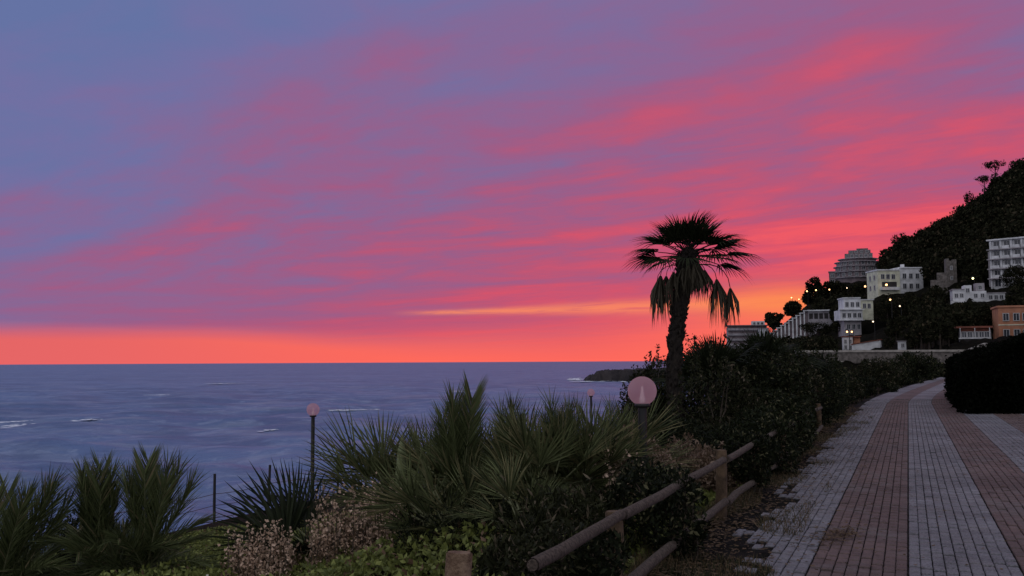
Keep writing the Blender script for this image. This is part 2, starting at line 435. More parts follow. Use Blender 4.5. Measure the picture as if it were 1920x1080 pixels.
def foam():
    """breaking crests, one sheet of ragged streaks just above the water"""
    spots = [(38, 801, 100, 13), (172, 789, 50, 8), (534, 768, 100, 8), (519, 807, 40, 14), (655, 771, 110, 4), (10, 794, 60, 5),
             (1078, 712, 44, 7), (1175, 714, 60, 6), (420, 720, 60, 2), (860, 735, 70, 2), (300, 742, 60, 2), (600, 845, 40, 4), (1110, 716, 90, 3)]
    V = []; F = []; g = random.Random(5)
    for px, py, wpx, hpx in spots:
        r = ray(px, py); k = (SEA - EYE) / r.z; c = Vector((0, 0, EYE)) + r * k
        d = c.y; W = wpx * d / FPX; D = hpx * d * d / FPX / (EYE - SEA) * 0.8
        for i in range(44):
            cx = c.x + (g.betavariate(2, 2) - .5) * W; u = (cx - c.x) / W
            cy = c.y + (u * .5 + g.gauss(0, .16)) * D
            n = 9; rx = W * g.uniform(.03, .11); ry = D * g.uniform(.03, .10)
            b0 = len(V)
            V.append((cx, cy, SEA + 0.40))
            for q in range(n):
                th = 2 * math.pi * q / n; f = g.uniform(.5, 1.2)
                V.append((cx + math.cos(th) * rx * f, cy + math.sin(th) * ry * f, SEA + 0.34))
            for q in range(n): F.append((b0, b0 + 1 + q, b0 + 1 + (q + 1) % n))
    m = pmat('sea_foam', (0.85, 0.90, 0.95), 0.9, (0.6, 0.66, 0.78), 0.8)
    o = obj('sea_foam', new_mesh('sea_foam', V, np.array(F)), m)
    tag(o, 'pale foam of small breaking waves on the sea', 'foam', kind='stuff')
foam()

# ------------------------------------------------------------------ promenade
STR = [(-1.80, -0.88, 'grey_paver'), (-0.88, -0.06, 'red_paver'), (-0.06, 0.86, 'grey_paver'), (0.86, 1.68, 'red_paver'),
       (1.68, 2.60, 'grey_paver'), (2.60, 3.42, 'red_paver'), (3.42, 6.09, 'grey_paver')]
PW = 0.1025; PL = 0.205
def promenade():
    root = thing('promenade', 'red and grey striped block paved promenade curving to the right', 'promenade')
    root['kind'] = 'structure'
    yb = np.linspace(-8, 135, 180); ob = np.array([-2.05, 6.2])
    A, B = np.meshgrid(ob, yb, indexing='ij')
    V = np.stack([A + 0.4 * B + bend(B), B, np.full(A.shape, -0.020)], -1)
    id_ = np.arange(A.size).reshape(A.shape)
    F = np.stack([id_[:-1, :-1], id_[1:, :-1], id_[1:, 1:], id_[:-1, 1:]], -1).reshape(-1, 4)
    obj('bedding', new_mesh('bedding', V, F), M['joint'], root)
    ln = math.hypot(1, 0.4); sn, cs = 0.4 / ln, 1 / ln; ang = math.atan2(-sn, cs)
    near = []; acc = {'grey_paver': [], 'red_paver': []}
    g = random.Random(21)
    for o0, o1, mat in STR:
        n = int(round((o1 - o0) / PW)); pw = (o1 - o0) / n
        for i in range(n):
            oc = o0 + (i + 0.5) * pw + (0.004 if i == 0 else (-0.004 if i == n - 1 else 0))
            ph = (0.5 if i % 2 else 0.0)
            for k in range(int(3.0 / PL), int(46.0 / PL)):
                s = (k + ph) * PL
                y = s * cs; 
                x = on_path(oc, y)
                if oc > 3.2 and y < 6: continue
                miss = g.random()
                # worn edge: blocks sunk and broken away at the verge
                eo = -1.34 - 0.34 * min(max((y - 7.5) / 8.0, 0), 1) + 0.12 * math.sin(y * 1.7) + 0.07 * math.sin(y * 4.3)
                if oc < eo + 0.1 and miss < (1.0 if oc < eo - .14 else (0.45 if oc < eo else 0.12)): continue
                dz = g.gauss(0, 0.0032) - (0.012 if g.random() < 0.006 else 0) - 0.006 * max(0, math.sin(y * 1.1 + oc * 2))
                sl = math.atan(0.4 + float(bend(y + .5) - bend(y - .5)))
                it = (x, y, dz, -sl + g.gauss(0, 0.012), g.gauss(0, 0.006), g.gauss(0, 0.006))
                px, py = to_px((x, y, 0))
                if -40 < px < 1960 and py < 1100 and 7.0 < y and len(near) < 100000:
                    near.append((y, mat, it))
                else: acc[mat].append(it)
    near.sort(key=lambda q: q[0])
    for y, mat, it in near[300:]: acc[mat].append(it)
    hx, hy, h = PW / 2 - 0.008, PL / 2 - 0.008, 0.035
    ch = 0.007
    b0_ = np.array([(-hx, -hy, -h), (hx, -hy, -h), (hx, hy, -h), (-hx, hy, -h), (-hx, -hy, -ch), (hx, -hy, -ch), (hx, hy, -ch), (-hx, hy, -ch),
                  (-hx + ch, -hy + ch, 0), (hx - ch, -hy + ch, 0), (hx - ch, hy - ch, 0), (-hx + ch, hy - ch, 0)])
    f = np.array([(8, 9, 10, 11), (0, 1, 5, 4), (1, 2, 6, 5), (2, 3, 7, 6), (3, 0, 4, 7), (4, 5, 9, 8), (5, 6, 10, 9), (6, 7, 11, 10), (7, 4, 8, 11)])
    for mat in ('grey_paver', 'red_paver'):
        b = b0_ * np.array([1, (PL / 2 - (.017 if mat[0] == 'g' else .011)) / hy, 1])
        me = new_mesh('paving_block', b, f); me.materials.append(M[mat])
        for y, m_, it in near[:300]:
            if m_ != mat: continue
            obj('paving_block', me, None, root, (it[0], it[1], it[2]), (it[4], it[5], it[3]))
        L = np.array(acc[mat])
        c, s = np.cos(L[:, 3])[:, None], np.sin(L[:, 3])[:, None]
        vx = b[None, :, 0] * c - b[None, :, 1] * s + L[:, 0:1]
        vy = b[None, :, 0] * s + b[None, :, 1] * c + L[:, 1:2]
        vz = b[None, :, 2] + L[:, 2:3] + b[None, :, 0] * L[:, 4:5] + b[None, :, 1] * L[:, 5:6]
        V = np.stack([vx, vy, vz], -1).reshape(-1, 3)
        Fm = (f[None] + (np.arange(len(L)) * 12)[:, None, None]).reshape(-1, 4)
        o = obj('red_paving' if mat[0] == 'r' else 'grey_paving', new_mesh('paving', V, Fm), M[mat], root); o['kind'] = 'stuff'
    for o0, o1, mat in STR:                      # the far stretch, too small to tell the blocks apart
        yb = np.linspace(42.62, 134, 90); A, B = np.meshgrid(np.array([o0 + .004, o1 - .004]), yb, indexing='ij')
        V = np.stack([A + 0.4 * B + bend(B), B, np.full(A.shape, -0.004)], -1)
        id_ = np.arange(A.size).reshape(A.shape)
        F = np.stack([id_[:-1, :-1], id_[1:, :-1], id_[1:, 1:], id_[:-1, 1:]], -1).reshape(-1, 4)
        obj('far_paving_strip', new_mesh('far_paving', V, F), M[mat], root)
promenade()

# ------------------------------------------------------------------ leaves in bulk
def vnoise(p, s, seed=0):
    """cheap smooth 3d noise from summed sines, about -1..1"""
    g = np.random.default_rng(seed + 100); out = np.zeros(len(p))
    for i in range(6):
        k = g.normal(0, 1, 3); k /= np.linalg.norm(k)
        out += np.sin(p @ k * s * g.uniform(.7, 1.6) + g.uniform(0, 7))
    return out / 3.0

def leaves(pts, nrm, size, g, aspect=0.42, updir=0.5, fold=0.25, sizevar=0.4):
    """folded diamond leaf at every point; returns V,F"""
    n = len(pts)
    d = g.normal(0, 1, (n, 3)) + nrm * 0.7; d[:, 2] += updir
    d /= np.linalg.norm(d, axis=1)[:, None]
    r = g.normal(0, 1, (n, 3)); r -= (r * d).sum(1)[:, None] * d
    r /= np.linalg.norm(r, axis=1)[:, None]
    u = np.cross(d, r)
    L = (size * g.uniform(1 - sizevar, 1 + sizevar, n))[:, None]; W = L * aspect * 0.5
    V = np.stack([pts - d * L * .5, pts + r * W + u * W * fold - d * L * 0.05, pts + d * L * .5, pts - r * W + u * W * fold - d * L * 0.05], 1).reshape(-1, 3)
    b = np.arange(n)[:, None] * 4
    F = np.concatenate([b + np.array([0, 1, 2]), b + np.array([0, 2, 3])], 0)
    return V, F

def cloud(n, blobs, g, gap=0.0, gs=3.0, seed=0, hollow=0.55):
    """points spread through a set of ellipsoids, denser near the skin, with gaps"""
    blobs = np.array(blobs, float); vol = blobs[:, 3] * blobs[:, 4] * blobs[:, 5]; vol = vol ** 0.67
    k = g.choice(len(blobs), size=int(n * 1.6), p=vol / vol.sum())
    d = g.normal(0, 1, (len(k), 3)); d /= np.linalg.norm(d, axis=1)[:, None]
    r = hollow + (1 - hollow) * g.random(len(k)) ** 0.7
    lump = 1 + 0.16 * vnoise(d * 3 + k[:, None], 1.3, seed)
    p = blobs[k, :3] + d * blobs[k, 3:6] * (r * lump)[:, None]
    keep = vnoise(p, gs, seed + 5) > gap - 1.0
    keep &= g.random(len(k)) < 1.0
    p = p[keep]; d = d[keep]
    return p[:n], d[:n]

def shrub_mesh(seed, blobs, n, size, gap=0.55, gs=5.0, aspect=0.42, updir=0.5, twigs=0, twig_h=0.3):
    g = np.random.default_rng(seed)
    p, d = cloud(n, blobs, g, gap, gs, seed)
    if twigs:
        top = np.array(blobs)
        for i in range(twigs):
            b = top[g.integers(len(top))]
            th = g.uniform(0, 7); rr = g.uniform(0, .8)
            base = b[:3] + np.array([math.cos(th) * rr * b[3], math.sin(th) * rr * b[4], b[5] * math.sqrt(max(0, 1 - rr * rr)) * 0.8])
            m = 26; t = g.random(m)[:, None]
            lean = np.array([g.normal(0, .18), g.normal(0, .18), 1.0])
            q = base + lean * t * twig_h * g.uniform(.6, 1.3) + g.normal(0, .02, (m, 3))
            p = np.concatenate([p, q]); d = np.concatenate([d, np.tile([0, 0, .6], (m, 1))])
    p[:, 2] = np.maximum(p[:, 2], 0.02)
    return leaves(p, d, size, g, aspect, updir)

def stems_mesh(seed, blobs, n=9, r=0.018):
    g = random.Random(seed); mb = MB()
    for i in range(n):
        b = blobs[g.randrange(len(blobs))]
        ex, ey, ez = b[0] + g.uniform(-.6, .6) * b[3], b[1] + g.uniform(-.6, .6) * b[4], b[2] + g.uniform(0, .7) * b[5]
        x0, y0 = g.gauss(0, .08), g.gauss(0, .08)
        pts = [(x0, y0, -0.12)]
        for t in (.35, .7, 1):
            pts.append((x0 + (ex - x0) * t ** 1.3 + g.gauss(0, .03), y0 + (ey - y0) * t ** 1.3 + g.gauss(0, .03), ez * t))
        mb.tube(pts, [r, r * .8, r * .55, r * .25], 5)
    return mb.mesh('stem')

# ------------------------------------------------------------------ pinnate fronds
def frond_mesh(seed, L=1.5, curl=0.7, n=34, ll=0.34, lw=0.022, vee=0.45, lean=0.9, stiff=1.0, start=0.16, tip=.62, fuzz=.15):
    """one feather leaf in the xz plane leaving the origin along +x; returns rachis mesh, leaflet mesh"""
    g = random.Random(seed); NS = 14
    def ang_(s): return -curl * s ** 1.6
    pts = [Vector((0, 0, 0))]; tang = []
    for i in range(NS * 4):
        a = ang_(i / (NS * 4)); pts.append(pts[-1] + Vector((math.cos(a), 0, math.sin(a))) * (L / (NS * 4)))
    mb = MB()
    sub = pts[::4]
    mb.tube(sub, [0.015 * (1 - 0.85 * i / (len(sub) - 1)) * (1.5 if i == 0 else 1) for i in range(len(sub))], 5)
    ra = mb.mesh('midrib', True)
    V = []; F3 = []; F4 = []
    for i in range(n):
        s = start + (1 - start) * (i + 0.3) / n
        q = s * NS * 4; k = min(int(q), NS * 4 - 1); p = pts[k].lerp(pts[k + 1], q - k)
        a = ang_(s); T = Vector((math.cos(a), 0, math.sin(a))); N = Vector((-math.sin(a), 0, math.cos(a)))
        prof = min(1.0, 0.45 + 1.4 * (s - start)) * (1.0 - tip * max(0, (s - .45) / .55) ** 1.5)
        for sd in (-1, 1):
            fw = lean * (0.7 + 0.9 * s) + g.gauss(0, .12)
            D = (Vector((0, sd, 0)) + T * fw + N * (vee + g.gauss(0, fuzz))).normalized()
            l = ll * prof * g.uniform(.85, 1.12)
            W = D.cross(T if g.random() < .5 else N).normalized() * lw * .5 * g.uniform(.8, 1.2)
            dr = Vector((0, 0, -1)) * l * (0.10 + g.uniform(0, .18)) / stiff
            m = p + D * l * .5 + dr * .25; e = p + D * l + dr
            b0 = len(V)
            V += [p - W * .6, p + W * .6, m + W, m - W, e]
            F4.append((b0, b0 + 1, b0 + 2, b0 + 3)); F3.append((b0 + 3, b0 + 2, b0 + 4))
    lf = new_mesh('leaflets', np.array([tuple(v) for v in V]), [np.array(F4), np.array(F3)])
    return ra, lf
FR = {}
def frond_set(key, mat, **kw):
    out = []
    for i, c in enumerate((0.12, 0.45, 0.85, 1.3)):
        ra, lf = frond_mesh(50 + i * 7 + len(FR) * 31, curl=c, **kw)
        ra.materials.append(M['rachis']); lf.materials.append(mat); out.append((ra, lf))
    FR[key] = out
frond_set('date', M['frond'], L=1.5, n=40, ll=0.36, lw=0.020, lean=0.7, vee=0.5)
frond_set('plume', M['frond2'], L=1.25, n=84, ll=0.44, lw=0.013, lean=1.45, vee=0.3, stiff=3, tip=.25, fuzz=.5)
frond_set('cycad', M['cycad'], L=1.3, n=34, ll=0.30, lw=0.022, lean=0.55, vee=0.9, stiff=6)

def frond(parent, key, var, azd, eld, sc, base=(0, 0, 0.08), twist=0.0):
    ra, lf = FR[key][var]
    rot = (Matrix.Rotation(R(azd), 3, 'Z') @ Matrix.Rotation(-R(eld), 3, 'Y') @ Matrix.Rotation(R(twist), 3, 'X')).to_euler()
    r = obj('frond', lf, None, parent, base, rot, sc)
    m = obj('midrib', ra, None, r)
    return r

def palm_stub(parent, r=0.10, h=0.30):
    mb = MB(); mb.tube([(0, 0, -0.25), (0, 0, 0), (0.01, 0, h * .6), (0, 0.01, h)], [r * 1.15, r * 1.1, r, r * .6], 10, jitter=0.14)
    obj('trunk', mb.mesh('trunk', False), M['bark'], parent)

def feather_palm(name, label, px, Y, key, n, sc, el_lo=5, el_hi=85, seed=1, extra=(), cat='palm', zoff=0.0, az_bias=None):
    g = random.Random(seed)
    x = X(px, Y); z = gz(x, Y) + zoff
    t = thing(name, label, cat, (x, Y, z))
    palm_stub(t, 0.10 * sc, 0.24 * sc)
    for i in range(n):
        u = (i + .5) / n
        e = el_hi - (el_hi - el_lo) * u ** 0.9 + g.gauss(0, 5)
        a = i * 137.5 + g.gauss(0, 14)
        var = 0 if e > 74 else (1 if e > 55 else (2 if e > 34 else 3))
        frond(t, key, var, a, min(e + 8, 89), sc * g.uniform(.82, 1.1), (g.gauss(0, .03), g.gauss(0, .03), 0.12 * sc), g.gauss(0, 14))
    for (a, e, s, v) in extra:
        frond(t, key, v, a, e, s, (0, 0, 0.14 * sc), 0)
    return t

# ------------------------------------------------------------------ fan leaves
def fan_mesh(seed, Lp=0.6, Lb=0.6, spread=115, nseg=34, cup=0.25, droop=0.12, fuse=0.38, sag=0.0, wid=.32):
    """petiole along +x then a fan blade; returns petiole mesh, blade mesh"""
    g = random.Random(seed)
    mb = MB(); pts = [(Lp * t, 0, -sag * Lp * t * t) for t in (0, .35, .7, 1)]
    mb.tube(pts, [0.022, 0.014, 0.011, 0.009], 5)
    pe = mb.mesh('petiole', True)
    h = Vector(pts[-1]); V = []; F4 = []; F3 = []
    for i in range(nseg):
        a = R(-spread + 2 * spread * (i + .5) / nseg + g.gauss(0, 1.5))
        da = R(spread / nseg) * 0.96
        l = Lb * (0.80 + 0.20 * math.cos(a * .8)) * g.uniform(.9, 1.08)
        def pt(r, b, dz=0):
            zz = cup * r * (1 - math.cos(b)) * 0.9 + cup * r * .15 - droop * (r / Lb) ** 2.5 * l + dz
            return h + Vector((r * math.cos(b), r * math.sin(b), zz))
        rf = l * fuse; b0 = len(V)
        k = 0.010 * (1 if i % 2 else -1)
        V += [pt(0.01, a), pt(rf, a - da, -k), pt(rf, a + da, k), pt(l * .72, a - da * wid), pt(l * .72, a + da * wid), pt(l, a, -g.uniform(0, .07) * Lb)]
        F3 += [(b0, b0 + 1, b0 + 2), (b0 + 3, b0 + 5, b0 + 4)]; F4.append((b0 + 1, b0 + 3, b0 + 4, b0 + 2))
    bl = new_mesh('fan', np.array([tuple(v) for v in V]), [np.array(F4), np.array(F3)])
    return pe, bl

def hang_mesh(seed, out=0.45, rise=0.1, drop=0.35, Lb=0.75, wid=0.16, nseg=44):
    """dead leaf: petiole arches out and down, the folded blade hangs"""
    g = random.Random(seed); mb = MB(); pts = []
    for i in range(7):
        t = i / 6; pts.append((out * (1 - (1 - t) ** 1.7), 0, rise * math.sin(t * 2.2) - drop * t ** 2.2))
    mb.tube(pts, [0.02, .013, .011, .010, .009, .008, .008], 5)
    pe = mb.mesh('petiole', True)
    h = Vector(pts[-1]); V = []; F4 = []; F3 = []
    for i in range(nseg):
        a = g.uniform(0, 6.28); rr = wid * math.sqrt(g.random())
        l = Lb * g.uniform(.6, 1.08)
        sp = Vector((math.cos(a) * rr, math.sin(a) * rr * .8, 0))
        p0 = h + sp * .08; p1 = h + sp * .8 + Vector((0.02, 0, -l * .45)); p2 = h + sp * g.uniform(.7, 1.3) + Vector((g.gauss(.02, .03), g.gauss(0, .03), -l))
        W = Vector((g.gauss(0, 1), g.gauss(0, 1), 0)).normalized() * 0.016
        b0 = len(V); V += [p0 - W * .5, p0 + W * .5, p1 + W, p1 - W, p2]
        F4.append((b0, b0 + 1, b0 + 2, b0 + 3)); F3.append((b0 + 3, b0 + 2, b0 + 4))
    bl = new_mesh('hanging_fan', np.array([tuple(v) for v in V]), [np.array(F4), np.array(F3)])
    return pe, bl

def add_mats(pair, leaf, pet):
    pair[0].materials.append(pet); pair[1].materials.append(leaf); return pair
FAN_UP = [add_mats(fan_mesh(s, 0.42, 0.60, 95, 26, 0.45, 0.10, .45, wid=.42), M['fan'], M['palm_bark']) for s in (1, 2)]
FAN_SIDE = [add_mats(fan_mesh(s, 0.66, 0.72, 80, 24, 0.15, 0.36, .42, sag=.12, wid=.42), M['fan'], M['palm_bark']) for s in (3, 4, 5)]
FAN_DEAD = [add_mats(hang_mesh(s, o, r_, d_, l_, w_), M['deadfan'], M['palm_bark']) for s, o, r_, d_, l_, w_ in
            ((6, .58, .10, .36, 1.05, .25), (7, .78, .12, .50, .80, .17), (8, .34, .02, .16, .66, .2), (9, .24, 0, .10, .58, .18))]

def leafobj(pair, parent, base, azd, eld=0.0, sc=1.0, twist=0.0, name='fan_leaf'):
    rot = (Matrix.Rotation(R(azd), 3, 'Z') @ Matrix.Rotation(-R(eld), 3, 'Y') @ Matrix.Rotation(R(twist), 3, 'X')).to_euler()
    b = obj(name, pair[1], None, parent, base, rot, sc)
    obj('petiole', pair[0], None, b)
    return b

def big_palm():
    Y = 19.5; x0 = X(1268, Y); z0 = gz(x0, Y)
    t = thing('fan_palm', 'tall fan palm with ragged crown and hanging dead fronds against the sunset', 'palm tree', (x0, Y, z0))
    path = [(1268, 850, .17), (1267, 800, .155), (1266, 740, .145), (1265, 690, .145), (1267, 640, .150), (1271, 600, .160), (1277, 560, .185), (1284, 520, .215), (1290, 490, .22), (1293, 468, .15)]
    pts = [P(px, py, Y) - Vector((x0, Y, z0)) for px, py, r in path]; rad = [r for *_, r in path]
    pts[0].z = min(pts[0].z, -0.25)
    # finer rings
    fp, fr = [], []
    for i in range(len(pts) - 1):
        for k in range(5):
            u = k / 5; fp.append(pts[i].lerp(pts[i + 1], u)); fr.append(rad[i] * (1 - u) + rad[i + 1] * u)
    fp.append(pts[-1]); fr.append(rad[-1])
    mb = MB(); mb.tube(fp, [r * .86 for r in fr], 16, jitter=0.10)
    tr = obj('trunk', mb.mesh('trunk'), M['palm_bark'], t)
    g = random.Random(4); mb = MB(); n = 0
    for i in range(430):                                    # old leaf bases
        q = g.uniform(0.10, .97) * (len(fp) - 1); k = int(q); p = fp[k].lerp(fp[k + 1], q - k); r = fr[k]
        a = g.uniform(0, 6.283); dx_, dy_ = math.cos(a), math.sin(a)
        upm = 1.0 if g.random() < .85 else -.6
        b = p + Vector((dx_, dy_, 0)) * r * .75
        e = b + Vector((dx_ * g.uniform(.04, .085), dy_ * g.uniform(.04, .085), upm * g.uniform(.05, .13)))
        mb.tube([b, (b + e) / 2 + Vector((dx_, dy_, 0)) * .012, e], [.030, .024, .007], 4)
    o = obj('leaf_bases', mb.mesh('leaf_bases'), M['palm_bark'], tr); o['kind'] = 'stuff'
    top = pts[-2]
    def cp(px, py): return P(px, py, Y) - Vector((x0, Y, z0))
    g = random.Random(9)
    for i in range(27):                                     # the dome
        u = (i + .5) / 27; e = 68 - 50 * u + g.gauss(0, 5); a = i * 137.5 + g.gauss(0, 10)
        leafobj(FAN_UP[i % 2], t, top + Vector((0, 0, .14)), a, e, g.uniform(.78, 1.0) * (1.0 if e > 45 else 1.12), g.gauss(0, 18))
    for i in range(9):                                      # the skirt of level leaves
        a = i * 137.5 + 20 + g.gauss(0, 9); e = g.uniform(-4, 22)
        leafobj(FAN_SIDE[i % 3], t, top + Vector((0, 0, .10)), a, e, g.uniform(.82, 1.0), g.gauss(0, 14))
    # the ones that make the outline: long leaf to the right, leaves to the left
    for a, e, s, v in ((-8, 9, 1.12, 0), (6, -6, 0.98, 1), (-22, 24, .98, 2), (186, 16, .92, 0), (172, 2, .80, 1), (196, 30, .9, 2), (14, 34, .95, 0)):
        leafobj(FAN_SIDE[v], t, top + Vector((0, 0, .08)), a, e, s)
    for a, v, s, dz in ((188, 0, .98, -.02), (170, 1, .80, -.10), (205, 2, 1.0, -.08), (150, 0, .8, -.05), (-6, 0, .95, -.10), (4, 1, 1.08, -.10), (-30, 2, 1.0, -.05),
                        (-80, 2, 1.0, 0.05), (-60, 3, 1.1, 0.05), (-100, 3, 1.1, 0), (-45, 3, 1.0, .05), (-70, 2, .85, -.05), (235, 3, 1., -.05), (90, 2, 1, 0), (60, 3, 1, 0), (120, 3, 1.1, 0)):
        leafobj(FAN_DEAD[v], t, top + Vector((0, 0, dz)), a, 0, s, 0, 'dead_fan_leaf')
    return t
big_palm()

def small_fan_palm(label, px, Y, n, sc, h, seed):
    g = random.Random(seed); x = X(px, Y); z = gz(x, Y)
    t = thing('dwarf_fan_palm', label, 'palm', (x, Y, z))
    mb = MB(); mb.tube([(0, 0, -.2), (0, 0, h * .5), (0.02, 0, h)], [.13, .12, .10], 9, jitter=.15); obj('trunk', mb.mesh('trunk'), M['palm_bark'], t)
    for i in range(n):
        u = (i + .5) / n
        leafobj(FAN_UP[i % 2] if u < .6 else FAN_SIDE[i % 3], t, (0, 0, h * .95), i * 137.5 + g.gauss(0, 10), 86 - 70 * u + g.gauss(0, 6), sc * g.uniform(.85, 1.1), g.gauss(0, 15))
small_fan_palm('low dark fan palm with spiky leaves just right of the tall palm trunk', 1338, 20.6, 30, 1.15, 1.45, 3)

small_fan_palm('dark fan palm rising out of the shrub row below the stepped building', 1432, 25.0, 26, 1.15, 1.75, 5)

# ------------------------------------------------------------------ young palms on the bank
FAN_STIFF = [add_mats(fan_mesh(20 + k, lp, lb, sp_, ns, cu, .03, .30), M['frond'], M['rachis']) for k, (lp, lb, sp_, ns, cu) in
             enumerate(((.50, .68, 62, 22, .25), (.62, .66, 40, 18, .15), (.42, .70, 85, 26, .35)))]
FAN_DARK = [add_mats(fan_mesh(30 + k, lp, lb, sp_, ns, cu, .02, .26), M['cycad'], M['rachis']) for k, (lp, lb, sp_, ns, cu) in
            enumerate(((.36, .78, 95, 26, .2), (.45, .72, 80, 22, .15)))]
def clump_palm(label, px, Y, n, sc, seed, extra=(), zoff=0.0, el_lo=12, el_hi=84, leafset=None, plumes=0, name='dwarf_fan_palm'):
    """low many leaved fan palm; extra = (azimuth, elevation, twist, scale) of the leaves that make its outline"""
    LS = leafset or FAN_STIFF
    g = random.Random(seed); x = X(px, Y); z = gz(x, Y)
    t = thing(name, label, 'palm', (x, Y, z))
    h = .2 + zoff
    mb = MB(); mb.tube([(0, 0, -.25), (0, 0, h * .5), (0.01, 0, h), (0, 0, h + .1)], [.12, .115, .10, .05], 9, jitter=.15); obj('trunk', mb.mesh('trunk'), M['palm_bark'], t)
    for i in range(n):
        u = (i + .5) / n
        leafobj(LS[i % len(LS)], t, (g.gauss(0, .06), g.gauss(0, .06), h), i * 137.5 + g.gauss(0, 16), el_hi - (el_hi - el_lo) * u + g.gauss(0, 7), sc * g.uniform(.8, 1.1), g.gauss(0, 40))
    for a, e, tw, q in extra:
        leafobj(LS[g.randrange(len(LS))], t, (0, 0, h), a, e, q, tw)
    for i in range(plumes):
        frond(t, 'plume', 0 if i % 2 else 1, g.uniform(0, 360), g.uniform(72, 88), sc * g.uniform(.8, 1.05), (0, 0, h), 0)
    return t
feather_palm('date_palm', 'feathery palm cut off by the left frame edge, its frond leaning right', 5, 11.2, 'plume', 16, 1.0, 6, 60, 1, extra=((-6, 66, 1.12, 0), (12, 58, 1.05, 0), (-15, 74, 1.0, 0), (170, 70, .9, 0), (60, 76, .95, 0), (30, 70, 1.1, 0), (-40, 66, 1.0, 0), (-70, 80, 1.0, 0), (100, 78, 1.0, 0)), zoff=.12)
feather_palm('date_palm', 'brush topped palm with upright fronds, second from the left edge', 190, 11.6, 'plume', 18, .85, 0, 55, 2, zoff=.2, extra=((90, 88, 1.02, 0), (-90, 86, .98, 0), (185, 84, .98, 0), (20, 86, .95, 0), (-60, 80, .9, 0), (140, 78, .95, 0), (-120, 82, .92, 0), (60, 84, .98, 0), (-20, 78, .85, 0)))
feather_palm('date_palm', 'brush topped palm beside open sea, third from the left edge', 280, 11.5, 'plume', 16, .82, 0, 55, 3, zoff=.2, extra=((90, 88, 1.02, 0), (-80, 86, 1.0, 0), (8, 76, 1.0, 0), (0, 66, .95, 0), (175, 82, .9, 0), (-140, 80, .92, 0), (50, 80, 1.0, 0), (-40, 72, .95, 0), (120, 84, .98, 0)))
feather_palm('date_palm', 'low palm with one pale sprawling frond at bottom left', 225, 9.3, 'date', 6, .55, 0, 35, 4, extra=((14, 26, .82, 2), (0, 20, .72, 2)), zoff=.05)
clump_palm('dark spiky fan palm with comb like leaf left of the pink flowers', 612, 11.6, 8, .72, 5, ((174, 28, 82, 1.25), (168, 40, 95, 1.08), (180, 15, 78, 1.28), (160, 54, 88, .9), (195, 8, 70, 1.1), (150, 64, 85, .8)), .06, 5, 36, FAN_DARK)
clump_palm('broad fan palm arching over the pink flowers beside the small globe lamp', 745, 12.0, 20, .92, 6, ((172, 44, 86, 1.12), (178, 28, 80, 1.05), (165, 62, 95, 1.08), (185, 14, 75, .95)), .45, 10, 70, plumes=0)
def tips(t, Y, zb, *targets):
    """narrow upright plumes of palm t that end at the given pixels"""
    b = Vector(t.location) + Vector((0, 0, zb))
    for k, (px, py, dy) in enumerate(targets):
        d = P(px, py, Y + dy) - b
        frond(t, 'plume', 0, math.degrees(math.atan2(d.y, d.x)), math.degrees(math.atan2(d.z, math.hypot(d.x, d.y))) + 3, d.length / 1.52, (0, 0, zb), k * 40.0)
q = clump_palm('tallest of the young palms with two upright sprays over the sea', 862, 10.8, 22, .82, 7, ((150, 64, 70, .95), (170, 50, 80, .9)), .42, 6, 72)
tips(q, 10.8, .5, (843, 712, .1), (818, 748, -.1), (905, 700, .1), (893, 730, -.2), (868, 745, .2), (798, 770, 0), (850, 735, -.3))
q = clump_palm('young palm with thin upright plumes right of the tallest young palm', 965, 11.8, 16, .74, 8, (), .35, 6, 66)
tips(q, 11.8, .4, (930, 738, 0), (962, 730, .1), (975, 752, -.2), (945, 765, .2), (990, 770, 0))
q = clump_palm('young palm in front of the farthest globe lamp', 1050, 11.2, 20, .78, 9, ((12, 52, 70, 1.0), (0, 40, 80, .95)), .4, 6, 72)
tips(q, 11.2, .45, (1025, 722, 0), (1012, 752, .2), (1062, 748, -.1), (1085, 740, .2), (1040, 765, .3))
q = clump_palm('small young palm left of the near globe lamp', 1150, 12.6, 18, .82, 10, ((10, 50, 70, .95),), .4, 6, 72)
tips(q, 12.6, .45, (1140, 735, 0), (1172, 752, .1), (1120, 765, 0))
q = clump_palm('feathery palm filling the gap between the two tallest young palms', 912, 12.2, 22, .98, 21, (), .5, 8, 76)
q = clump_palm('feathery palm behind the spear, between the broad fan palm and the tallest one', 795, 12.4, 20, .95, 22, ((120, 70, 50, .9),), .42, 8, 70)
q = clump_palm('feathery palm low in the mass right below the thin plumes', 1005, 10.8, 26, .92, 23, (), .42, 2, 76)
q = clump_palm('feathery low palm just left of the russet shrub', 1105, 11.2, 24, .86, 24, (), .38, 2, 74)
clump_palm('low palm half hidden in dark shrubs above the nearest log rail', 975, 9.4, 16, .7, 12, (), .25, 0, 60)
clump_palm('low palm right of the pink flowers, over the green ground cover', 835, 10.0, 18, .8, 13, ((190, 40, 80, .9), (175, 25, 80, .9)), .25, 5, 66)
# unopened spear leaf
mb = MB(); mb.tube([(0, 0, -.3), (0, 0, .6), (.0, 0, 1.05), (0.01, 0, 1.32), (.02, 0, 1.5)], [.03, .05, .062, .045, .004], 7)
xs = X(752, 11.3)
sp = thing('agave_spear', 'pale green pointed spear standing between two young palms', 'plant', (xs, 11.3, gz(xs, 11.3)))
obj('leaf', mb.mesh('leaf', True), leafmat('spear_leaf', (0.22, 0.25, 0.12), (0.16, 0.19, 0.09), .1), sp)

